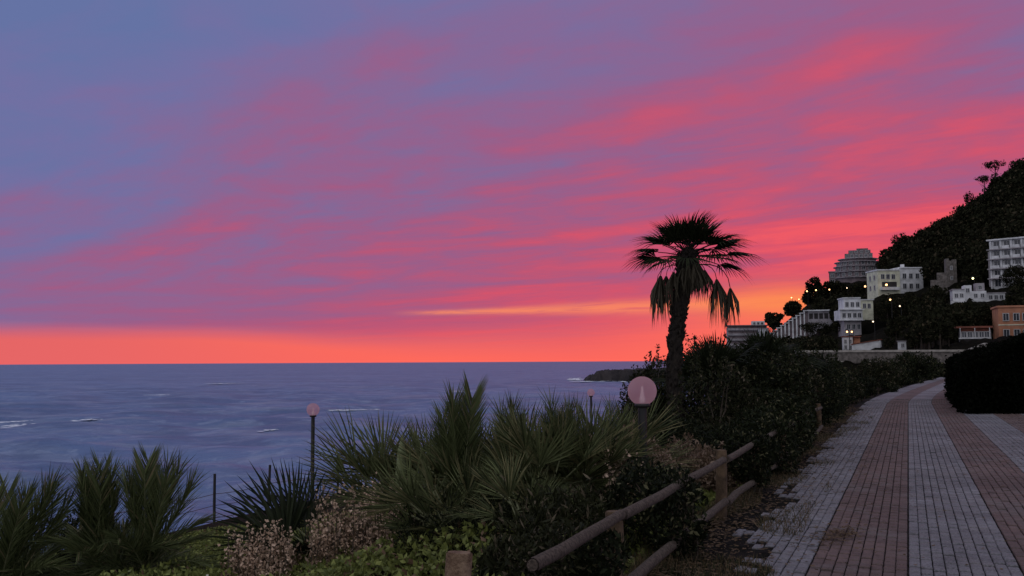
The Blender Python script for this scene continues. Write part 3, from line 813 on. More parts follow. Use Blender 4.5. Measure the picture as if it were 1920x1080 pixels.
# ------------------------------------------------------------------ shrubs
def shrub(name, label, o_or_px, Y, blobs, n, size, mat, seed, use_px=False, cat='shrub', group=None, twigs=0, twig_h=.3, gap=.5, gs=5, aspect=.42, stems=9, updir=.5):
    x = X(o_or_px, Y) if use_px else on_path(o_or_px, Y)
    t = thing(name, label, cat, (x, Y, gz(x, Y)), 0, group)
    V, F = shrub_mesh(seed, blobs, n, size, gap, gs, aspect, updir, twigs, twig_h)
    obj('foliage', new_mesh('foliage', V, F), mat, t)
    obj('stem', stems_mesh(seed, blobs, stems), M['stem'], t)
    return t
def bl(r, h, k=5, seed=0, flat=1.0):
    g = random.Random(seed); out = [(0, 0, h * .5, r * .8, r * .8 * flat, h * .5)]
    for i in range(k):
        a = 6.28 * i / k + g.uniform(-.3, .3); q = r * g.uniform(.35, .6)
        hh = h * g.uniform(.55, .95)
        out.append((q * math.cos(a), q * math.sin(a) * flat, hh * .55, r * g.uniform(.4, .6), r * g.uniform(.4, .6) * flat, hh * .5))
    return out
# front row just behind the log fence
shrub('evergreen_shrub', 'dark evergreen shrub directly behind the nearest log rail', -2.85, 7.6, bl(.55, .55, 5, 1), 9000, .10, M['shrub2'], 31, gap=.55, aspect=.2, updir=.7)
shrub('evergreen_shrub', 'dark shrub with bare twigs behind the middle of the near log rail', -3.15, 8.9, bl(.8, .78, 5, 2), 8000, .10, M['shrub2'], 32, twigs=10, twig_h=.3, aspect=.2, updir=.7)
shrub('evergreen_shrub', 'dark shrub at the foot of the near globe lamp', -2.95, 10.6, bl(.7, .72, 5, 3), 8000, .06, M['shrub2'], 33)
shrub('russet_shrub', 'russet leaved shrub behind the near globe lamp post', -3.5, 11.9, bl(.95, 1.12, 6, 4), 12000, .055, M['redleaf'], 34, twigs=24, twig_h=.22, gap=.6)
shrub('russet_shrub', 'low russet shrub between palm trunk and log fence', -2.9, 13.2, bl(.7, .8, 5, 14), 7000, .055, M['redleaf'], 44, twigs=12, twig_h=.2, gap=.6)
shrub('evergreen_shrub', 'dark low shrub behind the far log rails', -2.75, 14.8, bl(.75, .9, 5, 5), 8000, .06, M['shrub'], 35)
shrub('evergreen_shrub', 'dark shrub between the young palms and the log fence', -4.4, 9.9, bl(.9, .85, 5, 6), 9000, .06, M['shrub'], 36, aspect=.2, updir=.7)
shrub('evergreen_shrub', 'dark shrub under the young palms left of the near globe lamp', -4.6, 12.6, bl(1.0, 1.0, 5, 7), 9000, .065, M['shrub'], 37, aspect=.2, updir=.7)
shrub('evergreen_shrub', 'dark mound of leaves below the tall palm', -4.1, 16.4, bl(1.0, 1.2, 6, 8), 11000, .065, M['shrub'], 38, gap=.55)
shrub('tall_shrub', 'shrub with upright sprigs left of the tall palm trunk', 1224, 22.3, bl(.9, 2.4, 6, 9), 14000, .08, M['shrub2'], 39, True, twigs=30, twig_h=.5, gap=.6, gs=3.5)
shrub('evergreen_shrub', 'dark shrub behind the palms at lower left', 130, 13.0, bl(1.5, .95, 6, 10), 12000, .075, M['shrub'], 40, True)
shrub('evergreen_shrub', 'dark low shrub left of the cycad near the wire fence', 330, 12.2, bl(.8, .40, 5, 11), 7000, .06, M['shrub'], 41, True)
# leaves that have grown through the fence
shrub('fence_shrub', 'tuft of leaves over the near end of the log rail by its first post', -2.02, 6.55, [(0, 0, .50, .16, .30, .16), (-.1, .1, .25, .2, .25, .25)], 1300, .055, M['shrub'], 96, gap=.4)
shrub('fence_shrub', 'small leafy clump growing behind the first post of the log fence', -2.38, 6.75, [(0, 0, .52, .30, .35, .22), (-.15, .1, .3, .3, .3, .3)], 2200, .05, M['shrub2'], 91, gap=.5)
shrub('fence_shrub', 'dark leafy clump hiding the log rail between its two posts', -2.06, 8.75, [(0, 0, .42, .30, .5, .38), (-.25, .3, .5, .4, .5, .35)], 5000, .055, M['shrub'], 92, gap=.4)
shrub('fence_shrub', 'dark leaves over the rail just beyond the second visible post', -2.08, 12.85, [(0, 0, .5, .35, .38, .35)], 3200, .06, M['shrub'], 93, gap=.4)
shrub('fence_shrub', 'dark shrub where the log fence vanishes into the row', -2.2, 15.2, [(0, 0, .5, .45, .8, .5), (.0, .6, .6, .4, .5, .45)], 7000, .065, M['shrub'], 94, gap=.35)
shrub('fence_shrub', 'dark shrub spilling to the paving edge beyond the log fence', -2.3, 17.6, [(0, 0, .6, .55, 1.2, .6), (-.1, .9, .7, .5, .7, .6)], 9000, .07, M['shrub'], 95, gap=.35)
# the tall dark row along the promenade
row = [(-3.5, 17.6, 1.0, 2.1, 'dark bushy shrub right of the palm trunk, nearest in the tall row'),
       (-2.85, 20.0, 1.0, 2.2, 'second shrub of the tall dark row along the promenade'),
       (-4.9, 23.2, 1.2, 2.75, 'tall shrub at the back of the row, below the distant stepped building'),
       (-2.85, 22.8, 1.05, 1.95, 'third shrub of the tall dark row along the promenade'),
       (-2.85, 25.8, 1.1, 2.25, 'fourth shrub of the tall dark row along the promenade'),
       (-2.85, 29.0, 1.15, 2.0, 'fifth shrub of the tall dark row along the promenade'),
       (-4.9, 30.5, 1.4, 2.8, 'shrub at the back of the dark row, left of the stone wall'),
       (-3.2, 32.6, 1.2, 2.15, 'sixth shrub of the tall dark row along the promenade'),
       (-3.2, 36.6, 1.3, 1.9, 'shrub near the bend where the dark row gets lower'),
       (-3.2, 41.0, 1.4, 1.55, 'shrub at the start of the bend of the promenade'),
       (-3.2, 46.5, 1.5, 1.3, 'low shrub in the bend of the promenade'),
       (-3.2, 53.0, 1.7, 1.0, 'low shrub past the bend below the stone wall'),
       (-3.4, 61.0, 1.7, 2.1, 'rounded shrub below the arches of the stone wall'),
       (-3.4, 71.0, 2.0, 1.6, 'rounded shrub below the middle of the stone wall'),
       (-3.2, 83.0, 2.2, 2.5, 'far rounded shrub just before the path disappears'),
       (-2.6, 97.0, 2.4, 1.3, 'farthest shrub where the path disappears behind the hedge')]
for i, (o_, y_, r_, h_, lab) in enumerate(row):
    far = y_ > 34
    shrub('promenade_shrub', lab, o_, y_, bl(r_, h_, 6, 60 + i), 9000 if not far else 6000, .085 if not far else .085 * y_ / 34, M['shrub'] if i % 3 else M['shrub2'], 70 + i,
          twigs=34 if not far else 10, twig_h=.42, gap=.62, gs=3, group='shrubs along the promenade')
# the black clipped hedge on the right
def hedge():
    Y0, Y1 = 31.0, 47.0; oL, oR = 1.72, 8.5; H = 2.35
    x0 = on_path(oL, Y0)
    t = thing('hedge', 'big black hedge at the right edge of the promenade', 'hedge', (x0, Y0, -0.02))
    g = np.random.default_rng(2); n = 60000
    u, v, z = g.random(n), g.random(n), g.random(n) ** .8
    face = g.choice(4, n, p=[.36, .26, .34, .04])
    oo = np.where(face == 0, oL + (oR - oL) * u, np.where(face == 1, oL, oL + (oR - oL) * u))
    yy = np.where(face == 0, Y0, np.where(face == 1, Y0 + (Y1 - Y0) * v, Y0 + (Y1 - Y0) * v))
    zz = np.where(face >= 2, H, H * z)
    # rounded shoulders, towards the promenade it slopes
    zz = np.minimum(zz, H * np.clip(0.60 + 0.40 * ((oo - oL) / 2.6), 0, 1) ** .8)
    zz = zz * (1 + .06 * np.sin(oo * 2.3 + yy) + .05 * np.sin(yy * 1.3))
    yy = yy + np.where(face == 0, .25 * (zz / H) ** 3 + .12 * np.sin(oo * 3.1 + zz * 2), 0)
    oo = oo + np.where(face == 1, .25 * (zz / H) ** 3 + .15 * np.sin(yy * 2.1 + zz * 2.5), 0)
    p = np.stack([oo + .4 * yy + bend(yy), yy, zz], -1) + g.normal(0, .07, (n, 3))
    p[:, 2] = np.maximum(p[:, 2], .03)
    p -= np.array([x0, Y0, -0.02])
    V, F = leaves(p, np.zeros_like(p), .13, g, .45, .3)
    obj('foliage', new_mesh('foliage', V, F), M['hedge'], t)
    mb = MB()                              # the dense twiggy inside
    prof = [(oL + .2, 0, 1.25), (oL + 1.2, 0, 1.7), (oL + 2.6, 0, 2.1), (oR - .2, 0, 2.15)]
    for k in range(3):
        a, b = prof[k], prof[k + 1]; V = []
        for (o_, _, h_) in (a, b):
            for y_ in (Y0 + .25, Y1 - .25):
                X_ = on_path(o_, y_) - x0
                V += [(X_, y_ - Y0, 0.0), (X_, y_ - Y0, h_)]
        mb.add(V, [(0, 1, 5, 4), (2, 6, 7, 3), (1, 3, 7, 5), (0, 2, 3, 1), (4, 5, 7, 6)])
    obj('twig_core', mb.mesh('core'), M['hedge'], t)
hedge()

# ------------------------------------------------------------------ ground cover, flowers, weeds
def ground_cover():
    g = np.random.default_rng(12); n = 150000
    y = g.uniform(5.2, 20, n); o = -2.25 - (13.8) * g.random(n) ** 1.1
    x = o + .4 * y
    px = 960 + FPX * x / y
    keep = (px > -120) & (px < 1420); x, y, o = x[keep], y[keep], o[keep]
    q = np.stack([x, y, x * 0], -1)
    md = .40 + .13 * vnoise(q, 1.6, 3) + .08 * vnoise(q, 4.5, 4)
    md = np.maximum(md, .05) * np.clip((14.5 - y) / 3.0, .3, 1) * np.clip((-2.2 - o) / .5, 0.12, 1)
    z = ground(x, y) + md * g.uniform(.45, 1.05, len(x))
    V, F = leaves(np.stack([x, y, z], -1), np.tile([0, -.2, .5], (len(x), 1)), .062, g, .62, .5)
    tag(obj('ground_cover', new_mesh('ground_cover', V, F), M['ivy']), 'green leafy ground cover on the bank beside the fence', 'ground cover', kind='stuff')
ground_cover()

def verge():
    g = np.random.default_rng(13); n = 46000
    y = 5.5 + 26 * g.random(n) ** 1.7; o = -2.35 + 1.25 * g.random(n) ** 1.5
    keep = vnoise(np.stack([o * 2.2, y, y * 0], -1), 2.4, 9) > -.45 + (o + 2.1) * .85 + np.clip((y - 9) * .05, 0, .5)
    y, o = y[keep], o[keep]; x = o + .4 * y; n = len(x)
    L = g.uniform(.03, .12, n)[:, None] * (1 + .8 * np.clip(-1.8 - o, 0, .4))[:, None]; d = g.normal(0, .5, (n, 3)); d[:, 2] = 1; d /= np.linalg.norm(d, axis=1)[:, None]
    r = g.normal(0, 1, (n, 3)); r[:, 2] = 0; r /= np.linalg.norm(r, axis=1)[:, None]
    b = np.stack([x, y, np.full(n, -.02)], -1)
    V = np.stack([b - r * .004, b + r * .004, b + d * L], 1).reshape(-1, 3)
    F = np.arange(n * 3).reshape(-1, 3)
    tag(obj('verge_grass', new_mesh('verge_grass', V, F), M['weed']), 'thin grass and weeds along the broken edge of the paving', 'grass', kind='stuff')
    n = 14000
    y = 5.5 + 30 * g.random(n) ** 1.5; o = -2.3 + g.exponential(.42, n)
    x = o + .4 * y + bend(y); keep = (o < 1.5)
    p = np.stack([x, y, np.full(n, .010) + g.random(n) * .012], -1)[keep]
    V, F = leaves(p, np.tile([0, 0, 0.], (len(p), 1)), .055, g, .6, 0, .1)
    V = V.reshape(-1, 4, 3); V[:, :, 2] = p[:, 2:3] + (V[:, :, 2] - p[:, 2:3]) * .18; V = V.reshape(-1, 3)
    tag(obj('leaf_litter', new_mesh('leaf_litter', V, F), M['litter']), 'brown dead leaves scattered along the fence side of the path', 'leaf litter', kind='stuff')
    n = 900                                   # stray leaves over the whole width
    y = 6 + 34 * g.random(n) ** 1.4; o = g.uniform(-1.6, 5.5, n); x = o + .4 * y + bend(y)
    p = np.stack([x, y, .006 + g.random(n) * .01], -1); V, F = leaves(p, np.zeros((n, 3)), .05, g, .6, 0, .1)
    V = V.reshape(-1, 4, 3); V[:, :, 2] = p[:, 2:3] + (V[:, :, 2] - p[:, 2:3]) * .15; V = V.reshape(-1, 3)
    tag(obj('stray_leaves', new_mesh('stray_leaves', V, F), M['litter']), 'single dead leaves strewn over the paving', 'leaf litter', kind='stuff')
    # the dark drift of leaves lying on the red strip
    c = P(1570, 1005, 1); r = ray(1570, 1005); k = -EYE / r.z
    n = 420; a = g.normal(0, 1, (n, 2)) * np.array([.16, .10])
    p = np.stack([r.x * k + a[:, 0] + a[:, 1] * .8, r.y * k + a[:, 1] * 2.2 + a[:, 0] * .6, .008 + g.random(n) * .02], -1)
    V, F = leaves(p, np.zeros((n, 3)), .045, g, .6, 0, .1)
    V = V.reshape(-1, 4, 3); V[:, :, 2] = p[:, 2:3] + (V[:, :, 2] - p[:, 2:3]) * .2; V = V.reshape(-1, 3)
    tag(obj('leaf_drift', new_mesh('leaf_drift', V, F), M['litter']), 'small dark drift of leaves lying on the red strip', 'leaf litter', kind='stuff')
verge()

def flowers(label, px, Y, w_, h_, nst, seed, white=False):
    g = np.random.default_rng(seed); rr = random.Random(seed)
    x = X(px, Y); t = thing('flowering_plant', label, 'flowers', (x, Y, gz(x, Y)))
    mb = MB(); pet = []; lea = []
    for i in range(nst):
        bx, by = rr.uniform(-w_, w_) / 2, rr.uniform(-.35, .35); hh = h_ * rr.uniform(.4, 1.05) * (1 - .35 * abs(bx) / w_)
        lx, ly = rr.gauss(0, .08), rr.gauss(0, .06)
        mb.tube([(bx, by, -.05), (bx + lx * .5, by + ly * .5, hh * .5), (bx + lx, by + ly, hh)], [.008, .006, .003], 4)
        m = 26; tt = g.uniform(.45, 1.03, m)
        q = np.stack([bx + lx * tt, by + ly * tt, hh * tt], -1) + g.normal(0, .032, (m, 3)) * (1.25 - tt)[:, None] * 2.0
        pet.append(q)
        m = 16; tt = g.uniform(.1, .8, m)
        lea.append(np.stack([bx + lx * tt, by + ly * tt, hh * tt], -1) + g.normal(0, .06, (m, 3)))
    obj('stem', mb.mesh('stem'), M['stem'], t)
    q = np.concatenate(pet); V, F = leaves(q, np.zeros_like(q), .034, g, .8, .2)
    o = obj('blossom', new_mesh('blossom', V, F), M['petal_white'] if white else M['petal'], t); o['kind'] = 'stuff'
    q = np.concatenate(lea); V, F = leaves(q, np.zeros_like(q), .07, g, .4, .5)
    obj('foliage', new_mesh('foliage', V, F), M['redleaf'], t)
flowers('pale pink flowering plant at the foot of the dark spiky palm', 500, 10.9, .62, .80, 70, 1)
flowers('tall pink flowering plant under the broad arching fan palm', 638, 11.0, .48, 1.12, 54, 2)
flowers('pink flowering plant right of the tall pink one, over green ground cover', 714, 10.9, .55, 1.10, 66, 3)
flowers('small white flowers by the pale frond at bottom left', 380, 9.0, .20, .48, 22, 4, True)
flowers('dry pinkish flower stalks beside the near globe lamp post', 1165, 10.9, .5, 1.0, 26, 5)

# ------------------------------------------------------------------ log fence
def log_fence():
    FO = -2.1
    t = thing('log_fence', 'low rustic log fence between promenade and shrubs', 'fence', (on_path(FO, 7), 7, -0.05))
    loc = Vector(t.location); g = random.Random(8)
    def L(o, y, z): return Vector((on_path(o, y), y, z)) - loc
    def log(name, a, b, r, mat, n=12, seg=4, cut=True):
        mb = MB(); a, b = Vector(a), Vector(b)
        pts = [a.lerp(b, i / seg) + Vector((g.gauss(0, .006), g.gauss(0, .006), g.gauss(0, .006))) for i in range(seg + 1)]
        mb.tube(pts, [r * (1.04 - .06 * i / seg + g.gauss(0, .006)) for i in range(seg + 1)], n, jitter=.012, cap=False)
        o = obj(name, mb.mesh(name, True), mat, t)
        for p, q in ((pts[0], pts[1]), (pts[-1], pts[-2])):
            if name == 'post' and p is pts[0]: continue
            mb = MB(); d = (p - q).normalized(); mb.tube([p - d * .02, p + d * .004], [r * .93, r * .86], n)
            obj('cut_end', mb.mesh('cut_end'), mat, o)
        return o
    for y, h, mat, lean in ((4.55, .83, 'cutwood', .03), (7.06, .64, 'post', -.02), (10.9, .72, 'post', .015), (13.4, .70, 'post', 0), (16.2, .74, 'post', .01), (19.4, .7, 'post', 0), (22.8, .7, 'post', 0)):
        log('post', L(FO, y, -.35), L(FO, y, h) + Vector((lean, 0, 0)), .062, M['post'] if mat == 'post' else M['cutwood'])
    ys = [5.33, 7.0, 10.86, 13.36, 16.1, 19.4, 22.8]
    for i in range(len(ys) - 1):
        dz = g.gauss(0, .012)
        log('rail', L(FO + .07, ys[i] + (0.03 if i else 0), .62 + dz), L(FO + .07, ys[i + 1] - .03, .63 - dz), .037, M['log'])
        if i: log('rail', L(FO + .07, ys[i] + .03, .15 - dz), L(FO + .07, ys[i + 1] - .03, .16 + dz), .04, M['log'])
    log('rail', L(FO + .07, 5.9, .13), L(FO + .07, 6.96, .15), .04, M['log'])
log_fence()

# ------------------------------------------------------------------ globe lamps
def globe_mat():
    m = bpy.data.materials.new('lamp_globe'); m.use_nodes = True
    t = m.node_tree; b = t.nodes['Principled BSDF']; e = NB(t)
    b.inputs['Base Color'].default_value = (0.92, 0.70, 0.74, 1); b.inputs['Roughness'].default_value = 0.06; b.inputs['Specular IOR Level'].default_value = 0.9  # pink of the sky glow is put into the globe's colours
    tr = t.nodes.new('ShaderNodeBsdfTransparent'); tr.inputs[0].default_value = (0.92, 0.86, 0.87, 1)
    tl = t.nodes.new('ShaderNodeBsdfTranslucent'); tl.inputs[0].default_value = (1.0, 0.66, 0.70, 1)
    m1 = t.nodes.new('ShaderNodeMixShader'); m1.inputs[0].default_value = 0.85
    t.links.new(b.outputs[0], m1.inputs[1]); t.links.new(tl.outputs[0], m1.inputs[2])
    m2 = t.nodes.new('ShaderNodeMixShader'); m2.inputs[0].default_value = 0.48
    t.links.new(tr.outputs[0], m2.inputs[2]); t.links.new(m1.outputs[0], m2.inputs[1])
    t.links.new(m2.outputs[0], t.nodes['Material Output'].inputs[0])
    return m
M['globe'] = globe_mat()
def globe_lamp(label, px, py, Y, zbase=None, r=.165):
    p = P(px, py, Y); zb = gz(p.x, Y) if zbase is None else zbase
    t = thing('globe_lamp', label, 'lamp', (p.x, Y, zb), 0, 'globe lamps on the bank')
    h = p.z - zb; pole_top = h - r * .93
    mb = MB(); mb.lathe([(0.0, -.2), (.075, -.2), (.075, .04), (.06, .10), (.050, .14), (.048, pole_top - .03), (.05, pole_top)], 16)
    obj('pole', mb.mesh('pole', True), M['blackmetal'], t)
    mb = MB(); mb.lathe([(.05, pole_top - .035), (.085, pole_top - .03), (.09, pole_top), (.075, pole_top + .022), (.0, pole_top + .022)], 16)
    obj('collar', mb.mesh('collar', True), M['blackmetal'], t)
    mb = MB(); prof = []
    for i in range(25):
        a = -math.pi / 2 + .34 + (math.pi - .34) * i / 24; prof.append((r * math.cos(a), h + r * math.sin(a)))
    mb.lathe(prof, 28); obj('globe', mb.mesh('globe', True), M['globe'], t)
    mb = MB(); z0 = pole_top + .02
    mb.lathe([(.036, z0), (.036, z0 + .05), (.026, z0 + .075), (.016, z0 + .13), (.014, z0 + .17), (.006, z0 + .185), (0, z0 + .187)], 14)
    obj('bulb', mb.mesh('bulb', True), M['whiteplastic'], t)
globe_lamp('large globe lamp pink with sky glow on a black post in front of the tall palm', 1204, 733, 11.3)
globe_lamp('small globe lamp on a thin black pole against the sea, left of the young palms', 587, 768, 25.4)
globe_lamp('tiny far globe lamp peeping over the young palms near the rocks', 1108, 736, 43.6)

# ------------------------------------------------------------------ wire fence along the cliff edge
def wire_fence():
    FO = -16.0; y0 = 19.0
    t = thing('wire_fence', 'thin wire fence with dark posts above the sea', 'fence', (on_path(FO, 22.9), 22.9, -1.95))
    loc = Vector(t.location); g = random.Random(3)
    ys = [17.2, 20.0, 22.9, 24.8, 27.8, 31, 34.2]
    tops = []
    for y in ys:
        b = Vector((on_path(FO, y), y, gz(on_path(FO, y), y))) - loc
        top = b + Vector((g.gauss(0, .02), 0, 1.12)); mb = MB(); mb.tube([b - Vector((0, 0, .25)), b, b.lerp(top, .5) + Vector((g.gauss(0, .01), 0, 0)), top], [.035, .034, .033, .031], 6)
        obj('post', mb.mesh('post'), M['blackmetal'], t); tops.append((b, top))
    for hgt in (.66, .12, .40):
        for i in range(len(ys) - 1):
            a = tops[i][0] + Vector((0, 0, hgt)); c = tops[i + 1][0] + Vector((0, 0, hgt))
            pts = [a.lerp(c, k / 6) - Vector((0, 0, .04 * math.sin(math.pi * k / 6))) for k in range(7)]
            mb = MB(); mb.tube(pts, [.007] * 7, 4, cap=False); obj('wire', mb.mesh('wire'), M['wire'], t)
wire_fence()

# ------------------------------------------------------------------ rocky headland in the sea
def headland():
    r = ray(1155, 715); k = (SEA - EYE) / r.z; c = r * k; d = c.y
    g = np.random.default_rng(6); s = d / FPX
    t = thing('rock_headland', 'low dark rocky point jutting into the sea with surf', 'rocks', (c.x, d, SEA)); t['kind'] = 'structure'
    nx, ny = 70, 26
    xs = np.linspace(-58 * s, 135 * s, nx); ys = np.linspace(-4, 26, ny)
    A, B = np.meshgrid(xs, ys, indexing='ij')
    top = np.interp(A / s, [-58, -52, -47, -36, -31, -10, 40, 90, 135], [-1.0, 2.4, 3.4, 3.9, 6.2, 6.8, 7.2, 7.5, 8.0])
    edge = np.clip((B + 4 - 1.5 * np.sin(A * .6) - 1) / 4.5, 0, 1) * np.clip((26 - B) / 5, 0, 1)
    z = -1.2 + (top + 1.2) * edge ** .7 + g.normal(0, .35, A.shape) * (edge > .05) + .15 * np.sin(A * .9) * edge
    id_ = np.arange(nx * ny).reshape(nx, ny)
    F = np.stack([id_[:-1, :-1], id_[1:, :-1], id_[1:, 1:], id_[:-1, 1:]], -1).reshape(-1, 4)
    obj('rock', new_mesh('rock', np.stack([A, B, z], -1), F), M['rock'], t)
headland()

# ------------------------------------------------------------------ hillside (fitted through the feet of the houses)
def _a(px, py, d):
    p = P(px, py, d); return (p.x, p.y, p.z)
anch = []
anch += [_a(px, 706, 138) for px in (1480, 1560, 1640, 1720, 1800, 1900, 2050, 2250)]
anch += [_a(px, 659, 156) for px in (1500, 1580, 1680, 1780)] + [_a(1860, 640, 165), _a(1960, 620, 165), _a(2200, 600, 165)]
anch += [_a(1365, 655, 470), _a(1440, 655, 470), _a(1440, 652, 400), _a(1500, 651, 400), _a(1555, 648, 400), _a(1560, 532, 500), _a(1645, 532, 500), _a(1650, 553, 330), _a(1728, 545, 332),
         _a(1580, 628, 300), _a(1640, 628, 300), _a(1600, 655, 250), _a(1650, 655, 250), _a(1790, 566, 240), _a(1880, 562, 240), _a(1860, 538, 280), _a(1930, 535, 280),
         _a(1873, 640, 190), _a(1930, 640, 190), _a(1800, 640, 185), _a(1860, 640, 186), _a(1785, 532, 300), _a(1700, 600, 270), _a(1750, 600, 240)]
for px, py, d in ((1655, 525, 400), (1690, 478, 395), (1720, 472, 392), (1760, 450, 390), (1800, 427, 385), (1830, 392, 382), (1860, 374, 380), (1900, 350, 380), (1930, 330, 380), (2000, 285, 380), (2150, 210, 380)):
    anch.append(_a(px, py, d)); q = P(px, py, d); anch.append((q.x * 1.45, q.y * 1.45, q.z - 4))
anch += [_a(1530, 578, 455), _a(1590, 572, 450), _a(1480, 606, 445), (X(1300, 520), 520, -14), (X(1290, 420), 420, -15), (X(1330, 430), 430, -12), (X(1310, 300), 300, -14), (X(1420, 330), 330, -4), (X(1330, 200), 200, -12), (X(1420, 180), 180, -4),
         (X(1340, 640), 640, -14), (X(1500, 640), 640, 6), (X(1280, 150), 150, -13), (X(1400, 135), 135, -4)]
AN = np.array(anch)
def _k(a, b): return np.sqrt(((a[:, None, :] - b[None, :, :]) ** 2).sum(-1) + 4.0)
_n = len(AN)
_S = np.zeros((_n + 3, _n + 3)); _S[:_n, :_n] = _k(AN[:, :2], AN[:, :2]) + np.eye(_n) * 0.0; _S[:_n, _n] = 1; _S[:_n, _n + 1:] = AN[:, :2]; _S[_n:, :_n] = _S[:_n, _n:].T
_wt = np.linalg.lstsq(_S, np.concatenate([AN[:, 2], [0, 0, 0]]), rcond=None)[0]
def hill(x, y):
    q = np.stack([np.atleast_1d(np.asarray(x, float)), np.atleast_1d(np.asarray(y, float))], -1)
    return _k(q, AN[:, :2]) @ _wt[:_n] + _wt[_n] + q @ _wt[_n + 1:]
def hz(x, y): return float(hill(x, y)[0])
hp = np.arange(1270, 2320, 9.0); hd = np.arange(132, 640, 6.0)
A_, D_ = np.meshgrid((hp - 960) / FPX, hd, indexing='ij')
HX = A_ * D_; HY = D_
HZ = hill(HX.ravel(), HY.ravel()).reshape(HX.shape) - 0.25
HZ = HZ + rng.normal(0, .25, HZ.shape) - np.clip((140 - D_) / 8, 0, 1) * 2.5
id_ = np.arange(HX.size).reshape(HX.shape)
hf = np.stack([id_[:-1, :-1], id_[1:, :-1], id_[1:, 1:], id_[:-1, 1:]], -1).reshape(-1, 4)
tag(obj('hillside', new_mesh('hillside', np.stack([HX, HY, HZ], -1), hf, True), M['undergrowth']), 'steep dark wooded hillside rising to the right', 'hillside', kind='structure')

# ------------------------------------------------------------------ buildings on the hillside
def wallmat(name, c, k=.66): return pmat(name, c, .85, tuple(v * k for v in c), .5, .25, 4.0, detail=9)
M['w_white'] = wallmat('white_render', (.78, .79, .80))
M['w_cream'] = wallmat('cream_render', (.76, .76, .58))
M['w_grey'] = wallmat('grey_render', (.40, .37, .39))
M['w_mauve'] = wallmat('grey_concrete', (.24, .19, .20), .6)
M['w_orange'] = wallmat('orange_render', (.55, .25, .15), .7)
M['w_dark'] = wallmat('recess_shade', (.05, .045, .045))  # near black with the shade of recesses put into the colour
M['roof_red'] = pmat('red_roof', (.30, .10, .07), .85, (.18, .07, .05), 1.0)
M['stonewall'] = pmat('stone_wall', (.22, .195, .175), .95, (.09, .08, .072), 1.4, .8, 3, detail=9, bdist=.1)
M['coping'] = pmat('stone_coping', (.40, .37, .33), .9, (.26, .24, .21), 1.5, .3, 8)
M['pane'] = pmat('window_pane', (.035, .04, .05), .15, (.05, .055, .07), 1.0, spec=.6)
M['frame'] = pmat('window_frame', (.55, .55, .55), .6, (.45, .45, .45), 4)
M['lit'] = emit('lit_window', (1.0, .42, .12), 1.6)
_meshcache = {}
def winmesh(w, h, kind):
    k = (round(w, 2), round(h, 2), kind)
    if k not in _meshcache:
        mb = MB(); f = .12
        if kind == 'frame':
            mb.box(-w / 2 - f, -w / 2, -.14, .05, -f, h + f); mb.box(w / 2, w / 2 + f, -.14, .05, -f, h + f)
            mb.box(-w / 2, w / 2, -.14, .05, h, h + f); mb.box(-w / 2, w / 2, -.18, .05, -f, 0); mb.box(-.04, .04, -.09, .05, 0, h)
            me = mb.mesh('window_frame'); me.materials.append(M['frame'])
        else:
            mb.add([(-w / 2, -.03, 0), (w / 2, -.03, 0), (w / 2, -.03, h), (-w / 2, -.03, h)], [(0, 1, 2, 3)])
            me = mb.mesh('pane'); me.materials.append(M['lit'] if kind == 'lit' else M['pane'])
        _meshcache[k] = me
    return _meshcache[k]
def window(parent, x, y, z, w=1.3, h=1.5, rz=0.0, lit=False):
    f = obj('window', winmesh(w, h, 'frame'), None, parent, (x, y, z), (0, 0, rz))
    obj('pane', winmesh(w, h, 'lit' if lit else 'pane'), None, f)
    return f
def part(parent, name, mat, *boxes):
    mb = MB()
    for b in boxes: mb.box(*b)
    return obj(name, mb.mesh(name), mat, parent)
RECTS = []
def bthing(name, label, px, py, d, yaw=0.0, cat='building', rects=()):
    p = P(px, py, d)
    t = thing(name, label, cat, p, R(yaw) - math.atan2(p.x, p.y))
    for r in rects: RECTS.append((*r, d))
    return t, FPX / d                     # pixels per metre there

# A: long banded block at the far left
t, k = bthing('apartment_block', 'long grey banded building at the far left end of the hillside', 1403, 654, 470, 6, rects=((1366, 602, 1440, 650),)); t.scale = (.905,) * 3
part(t, 'wall', M['w_grey'], (-10.3, 10, 0, 9, -4, 11.0))
for i in range(4):
    part(t, 'balcony', M['w_grey'], (-10.8, 10.4, -1.2, -.002, 1.6 + i * 2.7, 2.7 + i * 2.7))
    part(t, 'loggia_shade', M['w_mauve'], (-10.0, 9.7, -.06, -.003, 2.75 + i * 2.7, 4.1 + i * 2.7))  # dark panel on the flat wall stands in for loggia shade
part(t, 'roof', M['w_mauve'], (-10.9, 10.6, -1.5, 9.5, 12.0, 12.5), (-10.0, 9.8, .3, 8.5, 11.0, 12.0))
part(t, 'rooftop_room', M['w_white'], (2.5, 9.0, 1.5, 7, 12.5, 14.6))
for i in range(3): window(t, 3.6 + i * 2, 1.5, 12.9, 1.0, 1.0)
# annex
t, k = bthing('white_annex', 'narrow white house between the banded building and the stepped building', 1433, 652, 440, 4, 'house', rects=((1424, 615, 1443, 648),)); t.scale = (.88,) * 3
part(t, 'wall', M['w_white'], (-2.6, 2.4, 0, 6, -3, 9.6)); part(t, 'roof', M['w_grey'], (-2.9, 2.7, -.4, 6.3, 9.6, 9.9))
for z in (1.5, 4.3, 7.0):
    for x in (-1.3, 1.0): window(t, x, 0, z, .9, 1.3)
